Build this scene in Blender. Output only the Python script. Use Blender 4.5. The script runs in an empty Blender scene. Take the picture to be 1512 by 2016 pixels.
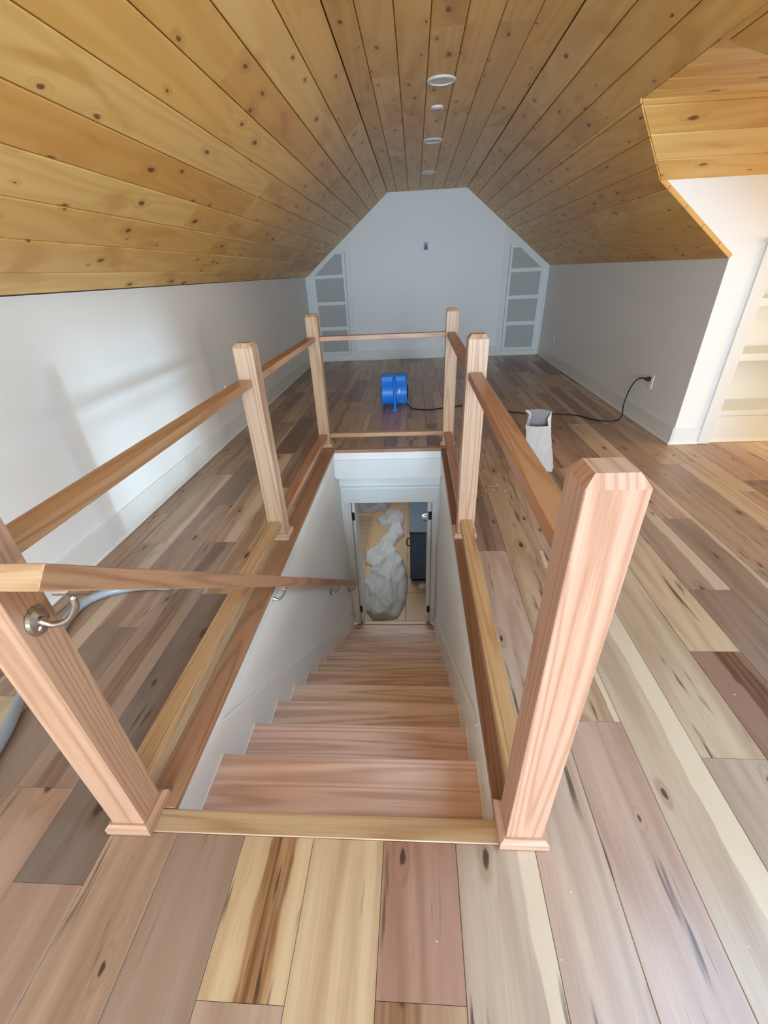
import bpy, bmesh, math, random
from mathutils import Vector, Matrix, noise as mnoise
random.seed(7)
sc = bpy.context.scene
COL = sc.collection
PI = math.pi

# ------------------------------------------------------------------ camera
CX, CY, CZ = 0.8405, -0.6473, 1.3329
YAW, PITCH, ROLL = -0.083603, -0.608067, -0.048618
FPX = 890.218
cam_d = bpy.data.cameras.new('camera')
cam = bpy.data.objects.new('camera', cam_d)
COL.objects.link(cam)
fw = Vector((math.sin(YAW)*math.cos(PITCH), math.cos(YAW)*math.cos(PITCH), math.sin(PITCH)))
rt0 = Vector((math.cos(YAW), -math.sin(YAW), 0))
up0 = rt0.cross(fw)
rt = math.cos(ROLL)*rt0 + math.sin(ROLL)*up0
up = -math.sin(ROLL)*rt0 + math.cos(ROLL)*up0
m = Matrix((rt, up, -fw)).transposed().to_4x4()
m.translation = (CX, CY, CZ)
cam.matrix_world = m
cam_d.sensor_fit = 'HORIZONTAL'
cam_d.sensor_width = 36.0
cam_d.lens = FPX/1512*36.0
cam_d.shift_y = 147.685/1512
cam_d.clip_start = 0.02
sc.camera = cam

# ------------------------------------------------------------------ world, lights, exposure
w = bpy.data.worlds.new('daylight'); sc.world = w; w.use_nodes = True
bg = w.node_tree.nodes['Background']
bg.inputs[0].default_value = (0.62, 0.78, 1.0, 1); bg.inputs[1].default_value = 1.5

def area(name, loc, direction, sx, sy, energy, color, spread=PI):
    d = bpy.data.lights.new(name, 'AREA'); d.shape = 'RECTANGLE'; d.size = sx; d.size_y = sy
    d.energy = energy; d.color = color; d.spread = spread
    o = bpy.data.objects.new(name, d); COL.objects.link(o); o.location = loc
    o.rotation_euler = Vector(direction).to_track_quat('-Z', 'Y').to_euler()
    return o
# daylight through the gable window behind the photographer
area('gable_window_daylight', (1.0, -6.42, 1.36), (0, 1, -0.06), 2.5, 1.4, 430, (0.53, 0.755, 1.0))
# added fill lamps under both slopes, to brighten the room and stair well
area('fill_lamp_right', (2.28, 0.0, 1.80), (-1.036, 0.15, -1.413), 0.9, 1.0, 29, (0.40, 0.69, 1.0))
area('fill_lamp_left', (-0.25, -2.4, 1.80), (1.036, 0, -1.413), 0.9, 1.1, 18, (0.48, 0.735, 1.0))
# daylight through the dormer window on the right
area('dormer_window_daylight', (5.72, 2.55, 1.12), (-1, 0.0, -0.03), 1.2, 1.1, 30, (1.0, 0.87, 0.62))
sun_d = bpy.data.lights.new('low_daylight', 'SUN'); sun_d.energy = 1.5; sun_d.angle = math.radians(5.5); sun_d.color = (0.60, 0.82, 1.0)
sun = bpy.data.objects.new('low_daylight', sun_d); COL.objects.link(sun)
sun.rotation_euler = Vector((-1, -0.01, -0.085)).to_track_quat('-Z', 'Y').to_euler()
# lit room at the foot of the stairs
area('lower_room_lamp', (0.6, 5.6, -0.36), (0, 0.1, -1), 1.2, 1.2, 20, (0.80, 0.88, 1.0))
sc.view_settings.view_transform = 'Standard'
sc.view_settings.look = 'None'
sc.view_settings.gamma = 1.0
sc.view_settings.use_curve_mapping = False
sc.view_settings.exposure = 0.62
sc.cycles.max_bounces = 8
sc.cycles.diffuse_bounces = 6

# ------------------------------------------------------------------ helpers: colour, materials
def lin(c):
    return c/12.92 if c <= 0.04045 else ((c+0.055)/1.055)**2.4
def rgb(r, g, b, a=1.0):
    return (lin(r/255), lin(g/255), lin(b/255), a)

class NT:
    def __init__(s, name):
        s.m = bpy.data.materials.new(name); s.m.use_nodes = True
        s.t = s.m.node_tree; s.t.nodes.clear()
        s.out = s.n('ShaderNodeOutputMaterial'); s.b = s.n('ShaderNodeBsdfPrincipled')
        s.t.links.new(s.b.outputs[0], s.out.inputs[0])
    def n(s, typ): return s.t.nodes.new(typ)
    def l(s, a, b): s.t.links.new(a, b)
    def val(s, x, sock):
        if hasattr(x, 'is_linked') or isinstance(x, bpy.types.NodeSocket): s.l(x, sock)
        else: sock.default_value = x
    def math(s, op, a, b=0.0, c=None, clamp=False):
        n = s.n('ShaderNodeMath'); n.operation = op; n.use_clamp = clamp
        s.val(a, n.inputs[0]); s.val(b, n.inputs[1])
        if c is not None: s.val(c, n.inputs[2])
        return n.outputs[0]
    def comb(s, x, y, z):
        n = s.n('ShaderNodeCombineXYZ'); s.val(x, n.inputs[0]); s.val(y, n.inputs[1]); s.val(z, n.inputs[2])
        return n.outputs[0]
    def noise(s, vec, scale=1.0, detail=2.0, rough=0.5, dist=0.0):
        n = s.n('ShaderNodeTexNoise'); s.l(vec, n.inputs['Vector'])
        n.inputs['Scale'].default_value = scale; n.inputs['Detail'].default_value = detail
        n.inputs['Roughness'].default_value = rough; n.inputs['Distortion'].default_value = dist
        return n.outputs[0]
    def step(s, x, a, b):
        n = s.n('ShaderNodeMapRange'); n.interpolation_type = 'SMOOTHSTEP'
        s.val(x, n.inputs[0]); s.val(a, n.inputs[1]); s.val(b, n.inputs[2])
        n.inputs[3].default_value = 0; n.inputs[4].default_value = 1
        return n.outputs[0]
    def mix(s, f, a, b, mode='MIX'):
        n = s.n('ShaderNodeMix'); n.data_type = 'RGBA'; n.blend_type = mode
        s.val(f, n.inputs[0]); s.val(a, n.inputs[6]); s.val(b, n.inputs[7])
        return n.outputs[2]
    def attr(s, name):
        n = s.n('ShaderNodeAttribute'); n.attribute_type = 'OBJECT'; n.attribute_name = name
        return n.outputs['Fac']

def wood(name, lo, hi, ring=10.0, ra=0.75, rb=5.0, ring_amt=0.5, fine_amt=0.35, mid_amt=0.6,
         knots=None, knot_col=(0.2, 0.1, 0.05, 1), heart=False, crack=0.0, patch=0.0, rough=0.42, bump=0.05, spec=0.5, ring_pow=1.6):
    """Grain laid out in UV metres (u along the grain); Object colour is the board's own tone."""
    k = NT(name)
    uv = k.n('ShaderNodeUVMap'); sep = k.n('ShaderNodeSeparateXYZ'); k.l(uv.outputs[0], sep.inputs[0])
    u, v = sep.outputs[0], sep.outputs[1]
    oi = k.n('ShaderNodeObjectInfo'); rnd = k.math('MULTIPLY', oi.outputs['Random'], 61.0)
    base = oi.outputs['Color']
    kd = None
    if knots:
        ku, kv, prob, rad = knots
        wv = k.noise(k.comb(k.math('MULTIPLY', u, 16.0), k.math('MULTIPLY', v, 40.0), rnd), 1, 3)
        kvv = k.math('ADD', k.math('MULTIPLY', v, kv), k.math('MULTIPLY', wv, 0.16))
        vo = k.n('ShaderNodeTexVoronoi'); vo.feature = 'F1'
        k.l(k.comb(k.math('ADD', k.math('MULTIPLY', u, ku), rnd), kvv, 0.0), vo.inputs['Vector'])
        vo.voronoi_dimensions = '2D'; vo.inputs['Scale'].default_value = 1.0
        sc_ = k.n('ShaderNodeSeparateXYZ'); k.l(vo.outputs['Color'], sc_.inputs[0])
        live = k.math('LESS_THAN', sc_.outputs[0], prob)
        rr = k.math('MULTIPLY_ADD', sc_.outputs[1], rad*1.2, rad*0.5)
        # the 3D cell point may lie off the surface: larger search radius keeps a fair share of them
        d = k.math('DIVIDE', vo.outputs['Distance'], rr)
        kd = k.math('MULTIPLY', k.math('SUBTRACT', 1.0, k.step(d, 0.6, 1.15)), live)
        halo = k.math('MULTIPLY', k.math('SUBTRACT', 1.0, k.step(d, 0.8, 3.6)), live)
    N1 = k.noise(k.comb(k.math('MULTIPLY', u, ra), k.math('MULTIPLY', v, rb), rnd), 1, 1.5, 0.45)
    if knots: N1 = k.math('ADD', N1, k.math('MULTIPLY', halo, 0.12))
    rings = k.math('MULTIPLY_ADD', k.math('SINE', k.math('MULTIPLY', N1, ring*2*PI)), 0.5, 0.5)
    rings = k.math('POWER', rings, ring_pow)
    fine = k.noise(k.comb(k.math('MULTIPLY', u, 7.0), k.math('MULTIPLY', v, 260.0), rnd), 1, 3, 0.6)
    mid = k.noise(k.comb(k.math('MULTIPLY', u, 1.3), k.math('MULTIPLY', v, 26.0), rnd), 1, 3, 0.6)
    f = k.math('ADD', k.math('MULTIPLY', rings, ring_amt),
               k.math('ADD', k.math('MULTIPLY_ADD', fine, fine_amt, -0.5*fine_amt), k.math('MULTIPLY_ADD', mid, mid_amt, 0.5-0.5*mid_amt-0.5*ring_amt)), clamp=True)
    col = k.mix(f, k.mix(1.0, base, hi, 'MULTIPLY'), k.mix(1.0, base, lo, 'MULTIPLY'))
    if patch > 0:
        pn = k.noise(k.comb(k.math('MULTIPLY', u, 1.7), k.math('MULTIPLY', v, 5.0), k.math('ADD', rnd, 9.0)), 1, 2, 0.5, 0.6)
        col = k.mix(k.math('MULTIPLY', k.step(pn, 0.54, 0.72), patch), col, k.mix(1.0, base, (0.70, 0.50, 0.30, 1), 'MULTIPLY'))
    if heart:
        wob = k.noise(k.comb(k.math('MULTIPLY', u, 2.2), 0.0, rnd), 1, 3, 0.6)
        vv = k.math('SUBTRACT', v, k.math('ADD', k.attr('hc'), k.math('MULTIPLY_ADD', wob, 0.07, -0.035)))
        dd = k.math('SUBTRACT', k.math('ABSOLUTE', vv), k.attr('hw'))
        hm = k.math('MULTIPLY', k.math('SUBTRACT', 1.0, k.step(dd, -0.004, 0.006)), k.attr('ha'))
        st = k.noise(k.comb(k.math('MULTIPLY', u, 2.0), k.math('MULTIPLY', v, 70.0), rnd), 1, 3, 0.6)
        hcol = k.mix(k.step(st, 0.32, 0.66), k.mix(1.0, base, (0.68, 0.50, 0.38, 1), 'MULTIPLY'), k.mix(1.0, base, (0.28, 0.16, 0.10, 1), 'MULTIPLY'))
        col = k.mix(hm, col, hcol)
        # pale sapwood band on the other edge
        sv = k.math('SUBTRACT', v, k.math('ADD', k.attr('sc'), k.math('MULTIPLY_ADD', wob, 0.05, -0.025)))
        sm = k.math('MULTIPLY', k.step(sv, -0.003, 0.004), k.attr('sa'))
        col = k.mix(sm, col, k.mix(0.35, (0.66, 0.52, 0.36, 1), base))
    if crack > 0:
        c1 = k.noise(k.comb(k.math('MULTIPLY', u, 3.2), k.math('MULTIPLY', v, 42.0), k.math('ADD', rnd, 3.0)), 1, 2, 0.5, 0.3)
        c2 = k.noise(k.comb(k.math('MULTIPLY', u, 1.8), k.math('MULTIPLY', v, 5.0), k.math('ADD', rnd, 5.0)), 1, 1)
        ck = k.math('MULTIPLY', k.step(c1, 0.60, 0.72), k.step(c2, 0.47, 0.60))
        col = k.mix(k.math('MULTIPLY', ck, crack), col, (0.07, 0.035, 0.022, 1))
    if knots:
        col = k.mix(k.math('MULTIPLY', halo, 0.30), col, k.mix(1.0, base, (0.62, 0.40, 0.25, 1), 'MULTIPLY'))
        col = k.mix(k.math('MULTIPLY', kd, 0.9), col, knot_col)
    k.l(col, k.b.inputs['Base Color'])
    k.b.inputs['Roughness'].default_value = rough
    k.b.inputs['Specular IOR Level'].default_value = spec
    if bump > 0:
        bn = k.n('ShaderNodeBump'); bn.inputs['Strength'].default_value = bump; bn.inputs['Distance'].default_value = 0.002
        k.l(fine, bn.inputs['Height']); k.l(bn.outputs[0], k.b.inputs['Normal'])
    return k.m

def paint(name, c, rough=0.5, var=0.03, scale=3.0, spec=0.4, metallic=0.0, bump=0.0, bscale=200.0):
    k = NT(name)
    tc = k.n('ShaderNodeTexCoord')
    nz = k.noise(tc.outputs['Object'], scale, 3, 0.55)
    lo = tuple(x*(1-var) for x in c[:3])+(1,); hi = tuple(min(1, x*(1+var)) for x in c[:3])+(1,)
    k.l(k.mix(nz, lo, hi), k.b.inputs['Base Color'])
    k.b.inputs['Roughness'].default_value = rough; k.b.inputs['Specular IOR Level'].default_value = spec
    k.b.inputs['Metallic'].default_value = metallic
    if bump > 0:
        bn = k.n('ShaderNodeBump'); bn.inputs['Strength'].default_value = bump; bn.inputs['Distance'].default_value = 0.002
        k.l(k.noise(tc.outputs['Object'], bscale, 2), bn.inputs['Height']); k.l(bn.outputs[0], k.b.inputs['Normal'])
    return k.m

def oak_tone(c, sat=0.80, up=0.80):
    gy = (c[0]*0.35+c[1]*0.45+c[2]*0.2)
    return tuple(min(0.92, (x*sat+gy*(1-sat))*up) for x in c[:3])+(1,)
M = {}
M['pine'] = wood('knotty_pine', (0.78, 0.64, 0.44, 1), (1.03, 1.0, 0.96, 1), ring=8, ra=0.4, rb=4.6, ring_amt=0.32, fine_amt=0.12,
                 mid_amt=0.30, knots=(3.2, 8.0, 0.42, 0.078), knot_col=(0.16, 0.062, 0.024, 1), patch=0.65, rough=0.40, bump=0.02)
M['hickory'] = wood('hickory_flooring', (0.66, 0.54, 0.46, 1), (1.10, 1.09, 1.07, 1), ring=7, ra=0.38, rb=4.5, ring_amt=0.34, fine_amt=0.55,
                    mid_amt=0.85, knots=(2.4, 7.0, 0.42, 0.060), knot_col=(0.045, 0.022, 0.016, 1), heart=True, crack=0.95, rough=0.36, bump=0.03)
M['oak'] = wood('red_oak', (0.62, 0.46, 0.34, 1), (1.06, 1.05, 1.03, 1), ring=16, ra=0.28, rb=6.5, ring_amt=0.44, fine_amt=0.75, ring_pow=2.6,
                mid_amt=0.30, rough=0.38, bump=0.04)
M['tread'] = wood('red_oak_tread', (0.62, 0.49, 0.41, 1), (1.06, 1.05, 1.04, 1), ring=9, ra=0.45, rb=9.0, ring_amt=0.50, fine_amt=0.6,
                  mid_amt=0.6, crack=0.3, rough=0.40, bump=0.03)
M['wall'] = paint('wall_paint', rgb(234, 233, 230), 0.42, 0.012, 1.5, bump=0.02)
M['trim'] = paint('trim_paint', rgb(226, 226, 222), 0.33, 0.012, 2.0)
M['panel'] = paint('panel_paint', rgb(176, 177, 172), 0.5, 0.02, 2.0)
M['white'] = paint('white_plastic', rgb(232, 232, 230), 0.35, 0.01)
M['caulk'] = paint('caulk', rgb(240, 238, 232), 0.4, 0.01)
M['dark'] = paint('dark_gap', rgb(92, 62, 34), 0.9, 0.1)
M['floorgap'] = paint('subfloor', rgb(70, 48, 34), 0.9, 0.1)
M['metal'] = paint('brushed_nickel', (0.52, 0.50, 0.47, 1), 0.26, 0.05, 40, metallic=1.0)
M['steel'] = paint('steel_box', (0.62, 0.63, 0.66, 1), 0.3, 0.1, 30, metallic=1.0)
M['black'] = paint('black_iron', rgb(28, 28, 30), 0.5, 0.1)
M['rubber'] = paint('black_rubber', rgb(30, 26, 26), 0.55, 0.2, 30)
M['grey_hose'] = paint('grey_plastic_hose', rgb(148, 155, 160), 0.3, 0.08, 20)
M['slate'] = paint('slate_cabinet_paint', rgb(74, 94, 116), 0.45, 0.15, 4)
M['slate_dark'] = paint('slate_cabinet_top', rgb(52, 64, 70), 0.5, 0.15, 6)
M['cloth'] = paint('drop_cloth', rgb(176, 173, 166), 0.9, 0.10, 5, bump=0.3, bscale=400)
M['cloth2'] = paint('drop_cloth_grey', rgb(150, 142, 138), 0.9, 0.12, 6, bump=0.3, bscale=400)
M['tile'] = paint('beige_floor_tile', rgb(184, 152, 114), 0.4, 0.14, 2.2)
M['grout'] = paint('grout', rgb(120, 100, 78), 0.8, 0.05)
M['runner'] = paint('brown_paper_runner', rgb(150, 124, 96), 0.8, 0.15, 4)
M['bag'] = paint('pale_paper', rgb(180, 172, 164), 0.75, 0.08, 14, bump=0.15, bscale=60)
M['bag_in'] = paint('grey_paper_inside', rgb(136, 128, 126), 0.85, 0.08, 14)  # inside of the bag, a darker grey than the outside
M['lens'] = paint('frosted_lens', rgb(214, 212, 206), 0.3, 0.02)

def blue_mat():
    k = NT('scuffed_blue_plastic')
    tc = k.n('ShaderNodeTexCoord')
    nz = k.noise(tc.outputs['Object'], 14, 5, 0.7, 0.6)
    nz2 = k.noise(tc.outputs['Object'], 4, 2, 0.5)
    mk = k.math('MULTIPLY', k.step(nz, 0.52, 0.72), k.step(nz2, 0.40, 0.62))
    k.l(k.mix(k.math('MULTIPLY', mk, 0.75), rgb(34, 128, 232), rgb(190, 215, 240)), k.b.inputs['Base Color'])
    k.b.inputs['Roughness'].default_value = 0.4
    return k.m
M['blue'] = blue_mat()
def glass_mat():
    k = NT('window_glass')
    tr = k.n('ShaderNodeBsdfTransparent'); gl = k.n('ShaderNodeBsdfGlossy'); gl.inputs['Roughness'].default_value = 0.02
    fr = k.n('ShaderNodeFresnel'); fr.inputs[0].default_value = 1.45; mx = k.n('ShaderNodeMixShader')
    tr.inputs[0].default_value = (0.96, 0.98, 0.98, 1)
    k.l(fr.outputs[0], mx.inputs[0]); k.l(tr.outputs[0], mx.inputs[1]); k.l(gl.outputs[0], mx.inputs[2]); k.l(mx.outputs[0], k.out.inputs[0])
    return k.m
M['glass'] = glass_mat()

# ------------------------------------------------------------------ helpers: geometry
def finish(bm, name, mat, parent=None, grain=None, color=None, smooth=False, kind=None, uvoff=True):
    bm.normal_update()
    if grain is not None:
        g = Vector(grain).normalized(); L = bm.loops.layers.uv.new('UVMap')
        for f in bm.faces:
            n = f.normal; t = n.cross(g)
            if t.length < 0.35:
                t = Vector((1, 0, 0)) if abs(n.x) < 0.7 else Vector((0, 1, 0)); a = n.cross(t).normalized(); t = a.cross(n); k = 0.25
            else:
                t.normalize(); a = g; k = 1.0
            off = round(n.x*3+n.y*5+n.z*7, 1)*0.37 if uvoff else 0.0
            for lp in f.loops:
                p = lp.vert.co; lp[L].uv = (p.dot(a)*k, p.dot(t)+off)
    me = bpy.data.meshes.new(name); bm.to_mesh(me); bm.free()
    if smooth:
        for p in me.polygons: p.use_smooth = True
    if isinstance(mat, (list, tuple)):
        for x in mat: me.materials.append(x)
    else: me.materials.append(mat)
    o = bpy.data.objects.new(name, me); COL.objects.link(o)
    if parent: o.parent = parent
    if color: o.color = oak_tone(color) if mat is M.get('oak') else color
    if kind: o['kind'] = kind
    return o

def add_box(bm, x0, x1, y0, y1, z0, z1, mi=0, bev=0.0):
    vs = [bm.verts.new((x, y, z)) for x in (x0, x1) for y in (y0, y1) for z in (z0, z1)]
    fs = []
    for q in ((0, 1, 3, 2), (4, 6, 7, 5), (0, 4, 5, 1), (2, 3, 7, 6), (0, 2, 6, 4), (1, 5, 7, 3)):
        f = bm.faces.new([vs[i] for i in q]); f.material_index = mi; fs.append(f)
    if bev > 0:
        es = list({e for f in fs for e in f.edges})
        bmesh.ops.bevel(bm, geom=es, offset=bev, segments=1, affect='EDGES', profile=0.5)
def box(name, b, mat, parent=None, grain=None, color=None, bev=0.0, kind=None):
    bm = bmesh.new(); add_box(bm, *b, bev=bev)
    return finish(bm, name, mat, parent, grain, color, kind=kind)
def prism(name, poly, plane, a, b, mat, parent=None, grain=None, color=None, kind=None, bev=0.0):
    """poly: 2D outline; plane 'yz' (extrude x a..b), 'xz' (extrude y), 'xy' (extrude z)."""
    def P(p, t): return {'yz': (t, p[0], p[1]), 'xz': (p[0], t, p[1]), 'xy': (p[0], p[1], t)}[plane]
    bm = bmesh.new(); add_prism(bm, poly, plane, a, b)
    if bev > 0: bmesh.ops.bevel(bm, geom=list(bm.edges), offset=bev, segments=1, affect='EDGES', profile=0.5)
    return finish(bm, name, mat, parent, grain, color, kind=kind)
def add_prism(bm, poly, plane, a, b):
    def P(p, t): return {'yz': (t, p[0], p[1]), 'xz': (p[0], t, p[1]), 'xy': (p[0], p[1], t)}[plane]
    v0 = [bm.verts.new(P(p, a)) for p in poly]; v1 = [bm.verts.new(P(p, b)) for p in poly]
    fs = [bm.faces.new(v0), bm.faces.new(v1[::-1])]
    n = len(poly)
    for i in range(n): fs.append(bm.faces.new((v0[i], v1[i], v1[(i+1) % n], v0[(i+1) % n])))
    bmesh.ops.recalc_face_normals(bm, faces=fs)
def smooth_path(pts, n=8):
    P = [Vector(p) for p in pts]; out = []
    P = [P[0]*2-P[1]]+P+[P[-1]*2-P[-2]]
    for i in range(1, len(P)-2):
        for j in range(n):
            t = j/n; a, b, c, d = P[i-1], P[i], P[i+1], P[i+2]
            out.append(0.5*((2*b)+(c-a)*t+(2*a-5*b+4*c-d)*t*t+(3*b-a-3*c+d)*t**3))
    out.append(P[-2]); return out
def add_tube(bm, pts, r, seg=10, cap=True):
    pts = [Vector(p) for p in pts]; rings = []
    tprev = (pts[1]-pts[0]).normalized()
    ref = Vector((0, 0, 1)) if abs(tprev.z) < 0.9 else Vector((1, 0, 0))
    nrm = tprev.cross(ref).normalized()
    for i, p in enumerate(pts):
        t = (pts[min(i+1, len(pts)-1)]-pts[max(i-1, 0)]).normalized()
        nrm = (nrm-t*nrm.dot(t)).normalized(); b = t.cross(nrm)
        rr = r[i] if isinstance(r, (list, tuple)) else r
        rings.append([bm.verts.new(p+rr*(math.cos(2*PI*j/seg)*nrm+math.sin(2*PI*j/seg)*b)) for j in range(seg)])
    fs = []
    for a, b in zip(rings, rings[1:]):
        for j in range(seg): fs.append(bm.faces.new((a[j], a[(j+1) % seg], b[(j+1) % seg], b[j])))
    if cap: fs.append(bm.faces.new(rings[0][::-1])); fs.append(bm.faces.new(rings[-1]))
    bmesh.ops.recalc_face_normals(bm, faces=fs)
def tube(name, pts, r, mat, parent=None, seg=10):
    bm = bmesh.new(); add_tube(bm, pts, r, seg)
    return finish(bm, name, mat, parent, smooth=True)
def add_lathe(bm, prof, c, axis, seg=24):
    """prof: (radius, height along axis)"""
    ax = Vector(axis).normalized(); ref = Vector((1, 0, 0)) if abs(ax.x) < 0.9 else Vector((0, 0, 1))
    a = ax.cross(ref).normalized(); b = ax.cross(a); c = Vector(c); rings = []
    for r, h in prof:
        rings.append([bm.verts.new(c+ax*h+max(r, 1e-4)*(math.cos(2*PI*j/seg)*a+math.sin(2*PI*j/seg)*b)) for j in range(seg)])
    fs = []
    for p, q in zip(rings, rings[1:]):
        for j in range(seg): fs.append(bm.faces.new((p[j], p[(j+1) % seg], q[(j+1) % seg], q[j])))
    fs.append(bm.faces.new(rings[0])); fs.append(bm.faces.new(rings[-1]))
    bmesh.ops.recalc_face_normals(bm, faces=fs)
def lathe(name, prof, c, axis, mat, parent=None, seg=24):
    bm = bmesh.new(); add_lathe(bm, prof, c, axis, seg)
    return finish(bm, name, mat, parent, smooth=False)
def empty(name, loc=(0, 0, 0)):
    o = bpy.data.objects.new(name, None); COL.objects.link(o); o.location = loc; o.empty_display_size = 0.05
    return o
def tag(o, label, cat, group=None):
    o['label'] = label; o['category'] = cat
    if group: o['group'] = group
    return o
def struct(o):
    o['kind'] = 'structure'; return o
def board(name, us, vs, ve, P, h, c, mat, parent, color, thick=0.015, props=None, uo=0.0):
    """A plank: us = positions across, vs/ve = start/end along as functions of u; P(u,v,depth) -> point (depth below the face)."""
    bm = bmesh.new(); L = bm.loops.layers.uv.new('UVMap')
    u0, u1 = us[0], us[-1]
    A = [u0, u0+c]+[x for x in us[1:-1] if u0+c < x < u1-c]+[u1-c, u1]
    top = [c if (i == 0 or i == len(A)-1) else 0.0 for i in range(len(A))]
    S = []; E_ = []
    for i, x in enumerate(A):
        S.append(bm.verts.new(P(x, vs(x), top[i]))); E_.append(bm.verts.new(P(x, ve(x), top[i])))
    Sb = [bm.verts.new(P(x, vs(x), thick)) for x in A]; Eb = [bm.verts.new(P(x, ve(x), thick)) for x in A]
    fs = []
    for i in range(len(A)-1): fs.append(bm.faces.new((S[i], S[i+1], E_[i+1], E_[i])))
    fs.append(bm.faces.new((S[0], E_[0], Eb[0], Sb[0]))); fs.append(bm.faces.new((S[-1], Sb[-1], Eb[-1], E_[-1])))
    for i in range(len(A)-1):
        fs.append(bm.faces.new((S[i], Sb[i], Sb[i+1], S[i+1]))); fs.append(bm.faces.new((E_[i], E_[i+1], Eb[i+1], Eb[i]))); fs.append(bm.faces.new((Sb[i], Eb[i], Eb[i+1], Sb[i+1])))
    co = {}
    for i, x in enumerate(A):
        co[S[i]] = (vs(x), x-u0); co[E_[i]] = (ve(x), x-u0)
    for i, x in enumerate(A): co[Sb[i]] = (vs(x), x-u0); co[Eb[i]] = (ve(x), x-u0)
    for f in fs:
        for lp in f.loops: lp[L].uv = (co[lp.vert][0]+uo, co[lp.vert][1])
    bmesh.ops.recalc_face_normals(bm, faces=fs)
    me = bpy.data.meshes.new(name); bm.to_mesh(me); bm.free(); me.materials.append(mat)
    o = bpy.data.objects.new(name, me); COL.objects.link(o); o.parent = parent; o.color = color
    for k_, v_ in (props or {}).items(): o[k_] = float(v_)
    return o

# ------------------------------------------------------------------ dimensions (metres)
XL, XR, YE, YN = -1.031, 3.061, 8.652, -6.5          # room
ZK, ZC = 1.312, 2.348                                 # knee wall top, flat ceiling
FL, FR = 0.418, 1.648                                 # edges of the flat ceiling
SLP = math.hypot(XR-FR, ZC-ZK)                        # length of a slope
D0, D1, DZ, DW = 1.66, 3.441, 2.045, 1.752            # dormer: near and far cheek, flat height, wall height
DF0, DF1 = 2.17, 2.955                                # dormer flat ceiling from..to
DX = 5.80                                             # dormer window wall
WX0, WX1, WY0, WY1 = 0.09, 1.075, 0.068, 3.462        # stair well opening
ZB = -2.27                                            # floor at the foot of the stairs
PW = 0.098                                            # newel width
PXL, PXR = 0.0, 1.141
PY = [0.0, 1.779, 3.555]                              # front faces of the newels
HP, HR, HL = 1.0555, 0.914, 0.122

# ------------------------------------------------------------------ floor
def slab(name, rects, z0, z1, mat):
    bm = bmesh.new()
    for (a, b, c, d) in rects: add_box(bm, a, b, c, d, z0, z1)
    return finish(bm, name, mat)
floor = struct(slab('floor', [(XL-0.05, WX0-0.02, YN, YE+0.05), (WX1+0.02, XR+0.05, YN, YE+0.05), (WX0-0.02, WX1+0.02, YN, WY0-0.02),
                              (WX0-0.02, WX1+0.02, WY1+0.02, YE+0.05), (XR+0.05, DX+0.05, D0, D1+0.6)], -0.20, -0.0146, M['floorgap']))
tones = [((214, 184, 148), 5), ((204, 170, 136), 5), ((190, 156, 128), 4), ((178, 146, 122), 3), ((196, 158, 132), 3), ((162, 134, 114), 2), ((222, 196, 158), 3), ((150, 120, 102), 1)]
tl = [t for t, n in tones for _ in range(n)]
PWD = 0.203
def row_x(k): return 1.172 if k == 2 else 0.751+PWD*k
FJ = {0: [-0.352], -2: [-0.37, 3.7], -5: [-0.152, 1.2, 2.6], -4: [-1.3, 1.0], -3: [-1.4, 3.8], -1: [-1.1, 3.9], 1: [-1.5, 3.53, 4.27], 2: [-0.9, 1.62, 2.42], 3: [0.43, 1.62, 3.7],
      4: [-0.6, 1.9], 5: [0.292, 2.2], 6: [0.797, 2.9, 4.1], 7: [-0.1, 1.236, 3.0], 8: [0.4, 2.0, 3.05], -6: [0.122, 1.75, 3.4], -7: [-0.5, 0.93, 2.3], -8: [0.5, 1.74, 2.9]}
# (row, y just inside the plank): tone and heartwood settings read off the photograph
FS = {(0, -0.1): ((182, 138, 118), None), (0, -0.6): ((196, 160, 130), (0.05, 0.05, 0.8)), (-1, -0.1): ((218, 188, 148), None),
      (-2, -0.1): ((226, 196, 152), (0.12, 0.036, 1.0)), (-2, -0.6): ((198, 166, 142), None), (-3, -0.1): ((176, 148, 128), None),
      (-4, -0.1): ((186, 154, 128), None), (-5, 0.0): ((142, 122, 108), None), (-5, -0.4): ((186, 150, 128), None), (1, -0.1): ((200, 178, 156), None),
      (2, 0.0): ((208, 178, 154), None), (3, 0.0): ((200, 164, 142), None), (4, 0.2): ((204, 176, 146), None), (5, 0.6): ((206, 178, 146), None),
      (6, 0.5): ((158, 116, 96), (0.13, 0.04, 0.9)), (6, 1.2): ((212, 180, 142), None), (5, 0.0): ((198, 172, 150), None)}
def hole(x0, x1):
    """spans of y taken out of a floor row (stair well with its border boards)"""
    return x1 > 0.004+0.001 and x0 < 1.172-0.001
nplank = 0
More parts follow.
